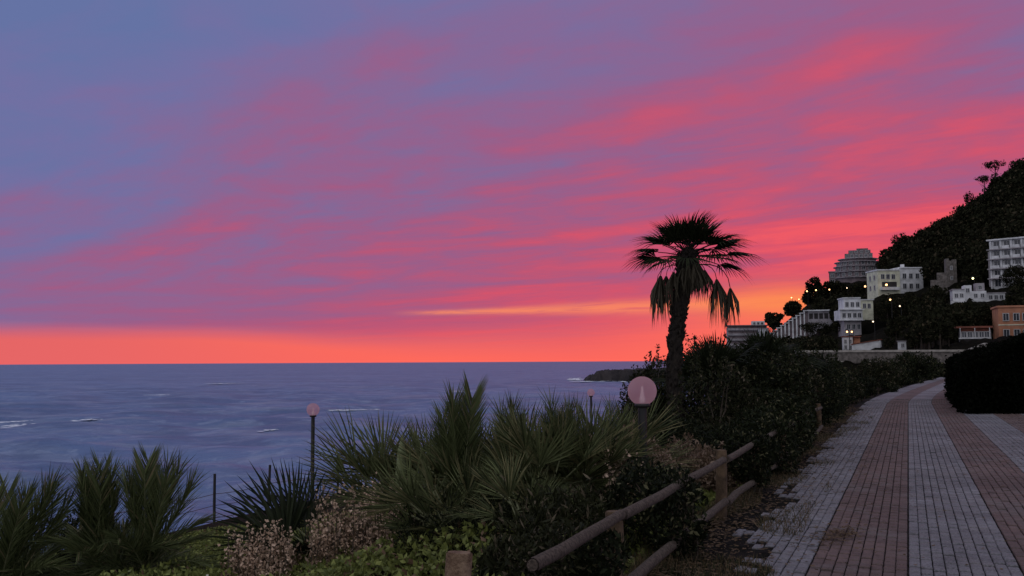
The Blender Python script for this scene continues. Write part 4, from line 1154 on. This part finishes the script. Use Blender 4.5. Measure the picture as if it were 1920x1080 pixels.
# B: stepped building climbing the slope
t, k = bthing('stepped_building', 'pale terraced building whose white piers step up the slope', 1443, 652, 400, -3, rects=((1444, 578, 1552, 622),)); t.scale = (.86,) * 3
for i in range(10):
    x0 = i * 1.75; zt = 6.8 + i * 1.12
    part(t, 'pier', M['w_white'], (x0, x0 + .62, -.9, 5, -3, zt)); part(t, 'wall', M['w_mauve'], (x0 + .62, x0 + 1.75, 0, 5, -3, zt - .5))
    part(t, 'roof_step', M['w_white'], (x0 - .2, x0 + 1.95, -1.2, 5.4, zt, zt + .4))
part(t, 'wing', M['w_grey'], (17.6, 29.5, .2, 8, -3, 16.8)); part(t, 'wing_roof', M['w_white'], (17.4, 30.0, -.8, 8.4, 16.8, 17.4))
for i in range(5):
    part(t, 'wing_loggia_shade', M['w_dark'], (18.2 + i * 2.25, 19.9 + i * 2.25, .12, .197, 13.2, 15.8)); window(t, 19.0 + i * 2.25, .2, 9.6, 1.1, 1.4)  # flat dark panels stand in for shade inside the loggias
for i in range(6): window(t, 3.0 + i * 2.2, -.0, 1.6 + i * .6, 1.0, 1.2)
part(t, 'lower_terrace', M['w_grey'], (1.5, 22, -4.5, -1.3, -4, 2.2))
part(t, 'terrace_railing', M['w_white'], (1.4, 22.1, -4.62, -4.502, 2.2, 3.0))
# C: big hotel with rounded tiers on the skyline
t, k = bthing('hotel', 'big grey hotel with rounded tiers on the skyline', 1606, 532, 500, 0, rects=((1556, 470, 1646, 520),)); t.scale = (1.163,) * 3
for i, (r, z0, z1, cx) in enumerate(((9.6, -4, 2.6, 0), (9.6, 2.9, 5.2, 0.2), (9.2, 5.5, 7.6, .4), (8.7, 7.9, 9.6, .4), (7.6, 9.9, 11.0, .8))):
    mb = MB(); mb.lathe([(r, z0), (r, z1), (0, z1)], 28, (cx, 6, 0)); obj('storey', mb.mesh('storey'), M['w_mauve'], t)
    mb = MB(); mb.lathe([(r, z1), (r + .9, z1 + .02), (r + .9, z1 + .28), (0, z1 + .28)], 28, (cx, 6, 0)); obj('floor_slab', mb.mesh('floor_slab'), M['w_grey'], t)
    if 0 < i < 4:
        for j in range(9):
            a = R(-90 + (j - 4) * 17); window(t, cx + (r - .02) * math.cos(a), 6 + (r - .02) * math.sin(a), z0 + .45, 1.3, 1.3, a + math.pi / 2)
part(t, 'wing', M['w_mauve'], (-11.4, -8, 1, 9, -4, 5.6)); part(t, 'wing_roof', M['w_grey'], (-11.7, -7.8, .7, 9.3, 5.6, 5.9))
part(t, 'upper_storey', M['w_mauve'], (-4.6, 7.0, .8, 11, 11.28, 13.4)); part(t, 'penthouse', M['w_mauve'], (-3.0, 6.2, 1.6, 10, 13.4, 14.9)); part(t, 'rooftop_room', M['w_mauve'], (.4, 5.2, 2.5, 9, 14.9, 15.7))
for j in range(6): window(t, -3.4 + j * 1.9, .8, 11.7, 1.1, 1.2)
for j in range(4): window(t, -1.9 + j * 2.2, 1.6, 13.7, 1.0, .9)
for z in (0.6, 3.2): window(t, -9.9, 1, z, 1.3, 1.4)
# D: cream house
t, k = bthing('cream_house', 'cream yellow house with a lit lamp on its balcony, below the wooded hill', 1683, 553, 330, 24, 'house', rects=((1646, 502, 1728, 545),))
part(t, 'wall', M['w_cream'], (-6.6, 1.0, 0, 9, -4, 8.2)); part(t, 'right_wing', M['w_white'], (1.0, 9.2, .6, 9, -4, 9.0))
part(t, 'cornice', M['w_white'], (-6.9, 1.0, -.35, 9.3, 8.2, 8.6), (1.003, 9.5, .25, 9.3, 9.0, 9.4))
part(t, 'chimney', M['w_white'], (3.0, 4.0, 3, 4, 9.4, 10.6))
for x in (-4.9, -3.1, -1.3): window(t, x, 0, 5.4, 1.1, 1.5)
for x in (2.8, 5.0, 7.2): window(t, x, .6, 5.6, 1.1, 1.6); window(t, x, .6, 2.2, 1.1, 1.6)
part(t, 'balcony', M['w_white'], (-5.8, 0.2, -1.4, -.002, 1.6, 2.6)); part(t, 'balcony_opening_shade', M['w_dark'], (-5.2, -.2, -.08, -.004, 2.65, 4.4))  # opening is a dark panel with its shade in the colour
# left face
for y in (2.5, 6.0): window(t, -6.6, y, 5.2, 1.1, 1.5, -math.pi / 2); window(t, -6.6, y, 1.8, 1.1, 1.5, -math.pi / 2)
# E: white house stepped down
t, k = bthing('white_house', 'tall white house stepped over the slope in the middle of the hillside', 1602, 628, 300, 14, 'house', rects=((1577, 556, 1641, 612),))
part(t, 'upper_storey', M['w_white'], (-2.6, 2.4, 1.0, 8, 7.2, 11.2)); part(t, 'middle_storey', M['w_white'], (-4.0, 2.6, .0, 8, 4.6, 7.6))
part(t, 'lower_storey', M['w_grey'], (-2.8, 2.2, .4, 8, -4, 4.597)); part(t, 'side_wing', M['w_cream'], (2.4, 6.2, 1.4, 8, 4.6, 10.6))
part(t, 'roof', M['w_white'], (-2.9, 2.397, .7, 8.3, 11.2, 11.5)); part(t, 'wing_roof', M['w_white'], (2.4, 6.5, 1.1, 8.3, 10.6, 10.9))
part(t, 'terrace_slab', M['w_white'], (-4.4, 3.0, -.6, .9, 7.603, 7.85), (-4.3, 2.9, -.8, 1.0, 4.35, 4.55))
for x in (-1.7, -.1, 1.5): window(t, x, 1.0, 8.6, .9, 1.4)
for x in (-2.9, -1.3, .3, 1.7): window(t, x, 0, 5.3, .9, 1.3)
for x in (-1.6, 0, 1.5): window(t, x, .4, 1.8, .9, 1.4)
for x in (3.6, 5.0): window(t, x, 1.4, 8.2, .8, 1.3)
# F: low white building by the road
t, k = bthing('white_shed', 'low long white building just above the stone wall', 1624, 656, 250, -4, rects=((1598, 640, 1650, 656),))
mb = MB(); mb.add([(-3.4, 0, -1), (3.5, 0, -1), (3.5, 0, 2.4), (-3.4, 0, 1.3), (-3.4, 5, -1), (3.5, 5, -1), (3.5, 5, 2.4), (-3.4, 5, 1.3)], [(0, 1, 2, 3), (1, 5, 6, 2), (5, 4, 7, 6), (4, 0, 3, 7), (3, 2, 6, 7)])
obj('wall', mb.mesh('wall'), M['w_white'], t)
mb = MB(); mb.add([(-3.7, -.3, 1.33), (3.8, -.3, 2.5), (3.8, 5.3, 2.5), (-3.7, 5.3, 1.33), (-3.7, -.3, 1.5), (3.8, -.3, 2.67), (3.8, 5.3, 2.67), (-3.7, 5.3, 1.5)], [(0, 3, 2, 1), (4, 5, 6, 7), (0, 1, 5, 4), (1, 2, 6, 5), (2, 3, 7, 6), (3, 0, 4, 7)])
obj('roof', mb.mesh('roof'), M['roof_red'], t)
t, k = bthing('white_cottage', 'small white cottage with dark windows left of the low white building', 1591, 655, 258, 4, 'house', rects=((1583, 631, 1600, 654),))
part(t, 'wall', M['w_white'], (-1.3, 1.1, 0, 4, -1, 3.2)); part(t, 'roof', M['roof_red'], (-1.5, 3.2, -.3, 4.3, 3.2, 3.45)); part(t, 'back_wall', M['w_orange'], (1.1, 3.0, .8, 4, -1, 3.197))
for x in (-.7, .5): window(t, x, 0, 1.6, .5, .9); window(t, x, 0, .1, .5, .9)
# small hut
t, k = bthing('hut', 'tiny white hut beside dark trees above the stone wall', 1691, 655, 215, 0, 'hut', rects=((1684, 640, 1698, 652),))
part(t, 'wall', M['w_white'], (-.8, .9, 0, 2, -1, 1.7)); part(t, 'roof', M['w_grey'], (-1.0, 1.1, -.2, 2.2, 1.7, 1.85)); window(t, .2, 0, .5, .5, .7)
# G: white villas
t, k = bthing('white_villa', 'cluster of low white villa cubes below the white apartment block', 1822, 565, 240, 8, 'villa', rects=((1788, 532, 1880, 562),))
part(t, 'wall', M['w_white'], (-4.2, -1.5, 0, 5, -2, 2.9)); part(t, 'tower', M['w_white'], (-1.5, .2, .8, 5, -2, 4.0)); part(t, 'middle_wing', M['w_white'], (.2, 3.4, .4, 5, -2, 2.5))
part(t, 'upper_room', M['w_grey'], (1.2, 3.2, 1.6, 5, 2.5, 4.5)); part(t, 'right_wing', M['w_white'], (3.4, 7.6, 1.0, 5, -2, 1.9)); part(t, 'terrace', M['w_white'], (-4.8, 8.0, -1.2, -.1, -2.5, .15))
part(t, 'roof', M['w_grey'], (-4.4, -1.52, -.2, 5.2, 2.9, 3.1), (3.42, 7.8, .8, 5.2, 1.9, 2.1))
for x, y, z in ((-3.4, 0, 1.0), (-2.2, 0, 1.0), (-.7, .8, 2.3), (1.0, .4, .9), (2.5, .4, .9), (2.2, 1.6, 3.0), (4.4, 1.0, .5), (5.6, 1, .5), (6.8, 1, .5)): window(t, x, y, z, .7, .9)
# H: white apartment block
t, k = bthing('apartment_block', 'white apartment block with balconies at the right frame edge', 1861, 540, 280, -20, rects=((1857, 444, 1925, 518),))
part(t, 'wall', M['w_white'], (0, 17, 0, 10, -4, 13.4)); part(t, 'roof', M['w_white'], (-.9, 17.6, -1.0, 10.6, 13.4, 13.8))
for s in range(5):
    z = -.1 + s * 2.75
    if s: part(t, 'balcony', M['w_grey'], (-.8, 17.4, -1.3, -.002, z - .25, z + .05))
    for j in range(6):
        x = 1.6 + j * 2.8; window(t, x, 0, z + .5, 1.5, 1.7)
        if s: part(t, 'balcony_railing', M['w_white'], (x - 1.0, x + .9, -1.28, -1.2, z + .05, z + .85))
for j in range(7): part(t, 'pier', M['w_white'], (-.2 + j * 2.8, .3 + j * 2.8, -.6, -.003, -3, 13.397))
part(t, 'rooftop_room', M['w_grey'], (-1.6, -.003, 2, 8, -3, 10.6))
for z in (1, 4, 7): window(t, -1.6, 5, z, 1.2, 1.4, -math.pi / 2)
# I: orange house
t, k = bthing('orange_house', 'orange two storey house at the right frame edge', 1874, 642, 190, 8, 'house', rects=((1872, 572, 1925, 640),))
part(t, 'wall', M['w_orange'], (0, 10, 0, 8, -2, 6.7)); part(t, 'cornice', M['w_orange'], (-.25, 10.2, -.25, 8.2, 6.7, 7.05))
part(t, 'string_course', M['w_cream'], (-.1, 10.1, -.08, -.002, 3.25, 3.45))
for x in (1.3, 3.1, 4.7, 6.6, 8.4): window(t, x, 0, 4.2, .9, 1.3); window(t, x, 0, .9, .9, 1.5)
# J: cafe
t, k = bthing('beach_cafe', 'low cafe with red roof and white band left of the orange house', 1829, 641, 186, 4, 'cafe', rects=((1800, 612, 1860, 640),))
part(t, 'wall', M['w_grey'], (-2.6, 2.7, 0, 4, -1.5, 2.6)); part(t, 'roof', M['roof_red'], (-3.4, 3.0, -.8, 4.3, 2.6, 2.95)); part(t, 'fascia', M['roof_red'], (-2.4, 2.6, -.1, -.003, 2.0, 2.597))
part(t, 'terrace', M['w_white'], (-2.9, 2.6, -1.6, -.05, .55, .8)); part(t, 'terrace_base', M['w_dark'], (-2.5, 2.4, -1.4, -.06, -1.5, .547))
for x in (-1.9, -.9, .1, 1.1, 2.0): window(t, x, 0, .9, .7, .95)
for x in (-2.7, -.2, 2.3): part(t, 'post', M['w_white'], (x, x + .12, -1.55, -1.43, .8, 2.6))
# L: ruined tower
t, k = bthing('stone_tower', 'brown ruined stone tower among the trees', 1785, 533, 300, 10, 'tower', rects=((1776, 486, 1796, 528),))
part(t, 'wall', M['stonewall'], (-1.5, 1.5, 0, 3, -3, 7.2), (-1.5, -.6, .003, 3, 7.2, 7.9), (.5, 1.5, .003, 3, 7.2, 7.6)); window(t, 0, 0, 4.5, .5, 1.0); window(t, 0, 0, 1.4, .5, 1.0)
t, k = bthing('stone_terrace', 'pale stone terrace walls stepping below the ruined tower', 1762, 540, 290, 6, 'terrace wall', rects=((1752, 506, 1775, 530),))
part(t, 'upper_wall', M['stonewall'], (-.5, 2.2, 1, 2, -2, 4.6)); part(t, 'lower_wall', M['stonewall'], (-2.4, 1.0, 0, .9, -2, 2.4))

# K: the road wall with arches
def road_wall():
    Yw = 148.0; xa, xb = X(1495, Yw), X(1818, Yw)
    zt = Z(1650, 657, Yw); zb = gz(0, 0) - 1.2
    t = thing('road_wall', 'long stone retaining wall with pale coping and shallow arches', 'wall', ((xa + xb) / 2, Yw, 0))
    cx = (xa + xb) / 2; hw = (xb - xa) / 2
    mb = MB(); mb.box(-hw, hw, 0.35, 1.4, zb, zt - .25)
    obj('back_wall', mb.mesh('back_wall'), M['stonewall'], t)
    n = 6; bw = 2 * hw / n
    for i in range(n):
        c = -hw + (i + .5) * bw; r = bw * .36; zs = .45; prof = []
        mb = MB()
        mb.box(c - bw / 2, c - r, 0, .347, zb, zt - .25); mb.box(c + r, c + bw / 2 - .002, 0, .347, zb, zt - .25)
        V = []; K = 12; hh = zt - .25
        for j in range(K + 1):
            a = math.pi * j / K; x = c - r * math.cos(a); z = min(zs + r * .62 * math.sin(a), hh - .3)
            V += [(x, 0, z), (x, 0, hh), (x, .347, z), (x, .347, hh)]
        F = []
        for j in range(K): F += [(4 * j, 4 * j + 4, 4 * j + 5, 4 * j + 1), (4 * j, 4 * j + 2, 4 * j + 6, 4 * j + 4)]
        mb.add(V, F); obj('arch_bay', mb.mesh('arch_bay'), M['stonewall'], t)
        mb = MB(); V = []
        for j in range(K + 1):
            a = math.pi * j / K; z0 = min(zs + r * .62 * math.sin(a), hh - .3)
            for q, yy in ((1.0, -.06), (1.13, -.06), (1.0, .05), (1.13, .05)):
                V.append((c - r * q * math.cos(a), yy, min(zs + r * .62 * q * math.sin(a), hh - .3 + (q - 1) * 1.2)))
        F = []
        for j in range(K): F += [(4 * j, 4 * j + 4, 4 * j + 5, 4 * j + 1), (4 * j + 1, 4 * j + 5, 4 * j + 7, 4 * j + 3), (4 * j, 4 * j + 2, 4 * j + 6, 4 * j + 4)]
        mb.add(V, F); obj('arch_ring', mb.mesh('arch_ring'), M['coping'], t)
    part(t, 'coping', M['coping'], (-hw, hw, -.18, 1.5, zt - .247, zt + .06))
    p2 = P(1848, 643, 150) - Vector(t.location); p1 = Vector((hw, -.18, zt + .06))
    mb = MB(); mb.add([(p1.x, -.18, zb), (p2.x, 1.5, zb), (p2.x, 1.5, p2.z), (p1.x, -.18, p1.z), (p1.x, 1.0, zb), (p2.x, 2.7, zb), (p2.x, 2.7, p2.z), (p1.x, 1.0, p1.z)], [(0, 1, 2, 3), (3, 2, 6, 7), (4, 7, 6, 5), (1, 5, 6, 2), (0, 3, 7, 4)])
    obj('ramp_parapet', mb.mesh('ramp_parapet'), M['coping'], t)
    RECTS.append((1500, 655, 1840, 690, Yw))
road_wall()

# ------------------------------------------------------------------ trees on the hillside
def crown_arrays(seed, h, r, n, size, kind='round'):
    g = np.random.default_rng(seed); rr = random.Random(seed)
    if kind == 'umbrella':
        blobs = [(0, 0, h * .90, r, r, h * .085)] + [(rr.uniform(-.6, .6) * r, rr.uniform(-.6, .6) * r, h * rr.uniform(.80, .97), r * .45, r * .45, h * .06) for _ in range(6)]
    else:
        blobs = [(0, 0, h * .58, r * .75, r * .75, h * .36)]
        for i in range(9):
            a = rr.uniform(0, 6.28); q = r * rr.uniform(.3, .7); z = h * rr.uniform(.35, .86)
            blobs.append((q * math.cos(a), q * math.sin(a), z, r * rr.uniform(.3, .48), r * rr.uniform(.3, .48), h * rr.uniform(.11, .18)))
    p, d = cloud(n, blobs, g, .45, 6.0 / max(r, .1), seed, .5)
    return leaves(p, d, size, g, .6, .2)
def trunk_mesh(seed, h, r, kind='round'):
    g = random.Random(seed); mb = MB(); rb = max(.12, h * .022)
    top = .84 if kind == 'umbrella' else .55
    lean = (g.gauss(0, .03) * h, g.gauss(0, .03) * h)
    mb.tube([(0, 0, -1.0), (lean[0] * .3, lean[1] * .3, h * top * .5), (lean[0], lean[1], h * top)], [rb, rb * .8, rb * .5], 6)
    for i in range(6):
        a = g.uniform(0, 6.28); z = h * top * g.uniform(.6, 1.0)
        mb.tube([(lean[0] * .8, lean[1] * .8, z), (r * .5 * math.cos(a), r * .5 * math.sin(a), z + h * .14)], [rb * .4, rb * .12], 4)
    return mb.mesh('trunk')
def tree(name, label, px, top_py, d, wpx, kind='round', n=2600, seed=0, size=None, sink=0.0):
    x = X(px, d); z0 = hz(x, d) - sink; zt = Z(px, top_py, d); h = max(3.0, zt - z0); r = wpx / 2 * d / FPX
    if kind != 'umbrella': z0 = max(z0, zt - max(4.0, r * 3.0)) if False else z0
    t = thing(name, label, 'tree', (x, d, z0))
    V, F = crown_arrays(seed, h, r, n, size or max(.35, d / FPX * 2.6), kind)
    obj('crown', new_mesh('crown', V, F), M['wood'], t); obj('trunk', trunk_mesh(seed, h, r, kind), M['bark'], t)
tree('umbrella_pine', 'larger umbrella pine standing out on the ridge at top right', 1880, 301, 375, 42, 'umbrella', 900, 1)
tree('umbrella_pine', 'smaller umbrella pine left of the larger one on the ridge', 1856, 328, 375, 27, 'umbrella', 600, 2)
tree('ridge_tree', 'small bumpy tree on the ridge below the umbrella pines', 1830, 354, 378, 24, 'round', 900, 3)
tree('ridge_tree', 'tree where the ridge leaves the right frame edge', 1922, 298, 372, 36, 'round', 1500, 4)
tree('ridge_tree', 'leftmost tree of the wooded ridge, right of the grey hotel', 1664, 478, 385, 34, 'round', 1500, 5)
tree('ridge_tree', 'round topped tree on the ridge above the cream house', 1702, 436, 388, 44, 'round', 2000, 6)
tree('dark_tree', 'dark tree below the grey hotel, left end of the lamp lit road', 1532, 520, 455, 52, 'round', 4600, 7, 1.0, sink=2)
tree('dark_tree', 'dark tree below the grey hotel between two street lamps', 1572, 522, 455, 50, 'round', 4600, 8, 1.0, sink=2)
tree('dark_tree', 'dark tree between grey hotel and cream house', 1622, 526, 450, 40, 'round', 1800, 9, sink=2)
tree('dark_tree', 'rounded tree against the brightest glow behind the stepped building', 1487, 561, 448, 38, 'round', 4200, 10, size=1.0)
tree('dark_tree', 'low tree on the skyline just right of the banded building', 1453, 584, 450, 36, 'round', 3600, 11, size=1.0)
tree('dark_tree', 'broad dark tree in front of the stepped building', 1535, 600, 330, 78, 'round', 3600, 12, sink=1)
tree('dark_tree', 'dark tree right of the tall white house', 1668, 560, 268, 60, 'round', 3000, 13)
tree('dark_tree', 'dark tree under the cream house', 1706, 545, 285, 60, 'round', 3000, 14)
tree('dark_tree', 'tall dark tree in front of the white apartment block', 1908, 495, 225, 56, 'round', 3200, 15)
tree('dark_tree', 'dark tree left of the orange house', 1855, 566, 200, 44, 'round', 2600, 16)
tree('dark_tree', 'dark tree behind the beach cafe', 1790, 566, 215, 66, 'round', 3400, 17)
tree('cypress', 'small dark conifer in front of the terrace of the stepped building', 1446, 632, 300, 16, 'round', 1200, 18)

# ------------------------------------------------------------------ street lamps, lit
M['bulb_orange'] = emit('bulb_orange', (1.0, .50, .20), 4.5)
M['bulb_white'] = emit('bulb_white', (1.0, .75, .5), 3.0)
M['bulb_green'] = emit('bulb_yellow', (1.0, .95, .45), 4.0)
def street_lamp(label, px, py, col='bulb_orange', h=6.0, size=.34, d=None):
    if d is None:                       # where a pole of that height stands on the slope
        d = min(np.arange(165, 500, 2.0), key=lambda q: abs(Z(px, py, q) - hz(X(px, q), q) - h))
    RECTS.append((px - 5, py - 6, px + 5, py + 6, d))
    p = P(px, py, d); zb = min(hz(p.x, d), p.z - 2.0)
    t = thing('street_lamp', label, 'street lamp', (p.x, d, zb), 0, 'lit street lamps on the hillside')
    H = p.z - zb
    mb = MB(); mb.tube([(.5, .3, -.6), (.5, .3, H - .6), (.45, .25, H + .1), (0.1, 0.05, H + size + .12)], [.09, .07, .06, .05], 6); obj('pole', mb.mesh('pole'), M['blackmetal'], t)
    mb = MB(); mb.lathe([(0, size + .22), (size * .6, size + .12), (size * .9, size * .8), (0, size * .8)], 10, (0, 0, H)); obj('lamp_hood', mb.mesh('lamp_hood'), M['blackmetal'], t)
    mb = MB(); s = size * .8 * d / 400.0 + .04
    mb.lathe([(0, -s), (s * .7, -s * .7), (s, 0), (s * .7, s * .7), (0, s)], 12, (0, -.05, H)); obj('bulb', mb.mesh('bulb', True), M[col], t)
for a in (('leftmost street lamp against the dark tree below the grey hotel', 1513, 546, 'bulb_orange', 6, .34, 444), ('second street lamp from the left below the grey hotel', 1530, 544, 'bulb_orange', 6, .34, 444), ('third street lamp from the left below the grey hotel', 1555, 543, 'bulb_orange', 6, .34, 444),
          ('small white street lamp below the middle of the grey hotel', 1588, 540, 'bulb_white', 5, .22, 442), ('bright street lamp between the grey hotel and the cream house', 1622, 537, 'bulb_orange', 6, .42, 440),
          ('street lamp glowing against the sunset, left of a pair', 1484, 558, 'bulb_orange', 6, .3), ('street lamp glowing against the sunset, right of a pair', 1498, 561, 'bulb_orange', 6, .26),
          ('street lamp right of the tall white house', 1637, 603, 'bulb_white', 5, .3), ('left of two close street lamps under the tall white house', 1588, 622, 'bulb_orange', 5, .34), ('right of two close street lamps under the tall white house', 1597, 622, 'bulb_orange', 5, .34),
          ('street lamp just below the cream house', 1669, 562, 'bulb_orange', 5, .38, 258), ('small street lamp in the dark trees below the cream house', 1687, 574, 'bulb_white', 5, .28, 262), ('yellow street lamp above the white villas', 1824, 522, 'bulb_green', 5, .42, 262)):
    street_lamp(*a)
def wood():
    g = np.random.default_rng(44); rr = random.Random(44)
    tmpl = [crown_arrays(200 + i, 1.0, .42, 330, .115) for i in range(6)]
    Vs, Fs, n0 = [], [], 0; cnt = 0
    mb = MB()
    SIL = [(1300, 660), (1440, 648), (1500, 600), (1512, 560), (1560, 530), (1640, 525), (1650, 495), (1690, 446), (1720, 440), (1760, 420), (1800, 397), (1830, 368), (1862, 348), (1900, 322), (1930, 300), (2200, 170)]
    for i in range(16000):
        px = rr.uniform(1375, 2060); d = rr.uniform(160, 470)
        small = i > 6000
        if small and d > 335: continue
        x = X(px, d); z = hz(x, d)
        if z < -1: continue
        h = rr.uniform(5, 11.5) * (1.0 if d > 230 else .65); r = h * .42
        if small: h = rr.uniform(1.8, 4.0)
        r = h * .42
        a0, b0 = to_px((x, d, z)); _, t0 = to_px((x, d, z + h)); wpx = r * FPX / d
        if t0 < np.interp(px, [s[0] for s in SIL], [s[1] for s in SIL]) - rr.choice((-6, -2, 2, 7)): continue
        bad = False
        for (x0, y0, x1, y1, dd) in RECTS:
            if d < dd + 6 and px + wpx * 1.08 > x0 and px - wpx * 1.08 < x1 and t0 - 2 < y1 and b0 > y0 - 1: bad = True; break
            if abs(d - dd) < 9 and x0 - 3 < px < x1 + 3: bad = True; break
        if bad: continue
        V, F = tmpl[cnt % 6]; a = rr.uniform(0, 6.28); c, s = math.cos(a), math.sin(a)
        W = np.stack([(V[:, 0] * c - V[:, 1] * s) * h + x, (V[:, 0] * s + V[:, 1] * c) * h + d, V[:, 2] * h + z], -1)
        Vs.append(W); Fs.append(F + n0); n0 += len(W)
        mb.tube([(x, d, z - .8), (x, d, z + h * .5)], [.2, .1], 4)
        cnt += 1
        if cnt >= 1500: break
    print('wood trees', cnt)
    t = thing('hillside_wood', 'dense dark wood covering the hillside between the houses', 'wood', (X(1800, 300), 300, hz(X(1800, 300), 300))); t['kind'] = 'stuff'
    L = np.array(t.location)
    o = obj('crowns', new_mesh('crowns', np.concatenate(Vs) - L, np.concatenate(Fs)), M['wood'], t); o['kind'] = 'stuff'
    mb.V = [v - L for v in mb.V]
    o = obj('trunks', mb.mesh('trunks'), M['bark'], t); o['kind'] = 'stuff'
wood()

# the lamp on the cream house's balcony
p = P(1662, 534, 326.5); t = thing('balcony_lamp', 'orange lamp burning on the balcony of the cream house', 'lamp', p)
mb = MB(); mb.lathe([(0, -.38), (.28, -.25), (.38, 0), (.28, .25), (0, .38)], 12); obj('bulb', mb.mesh('bulb', True), M['bulb_orange'], t)
mb = MB(); mb.lathe([(.1, .36), (.34, .3), (.1, .6), (0, .6)], 10); obj('lamp_hood', mb.mesh('lamp_hood'), M['blackmetal'], t)
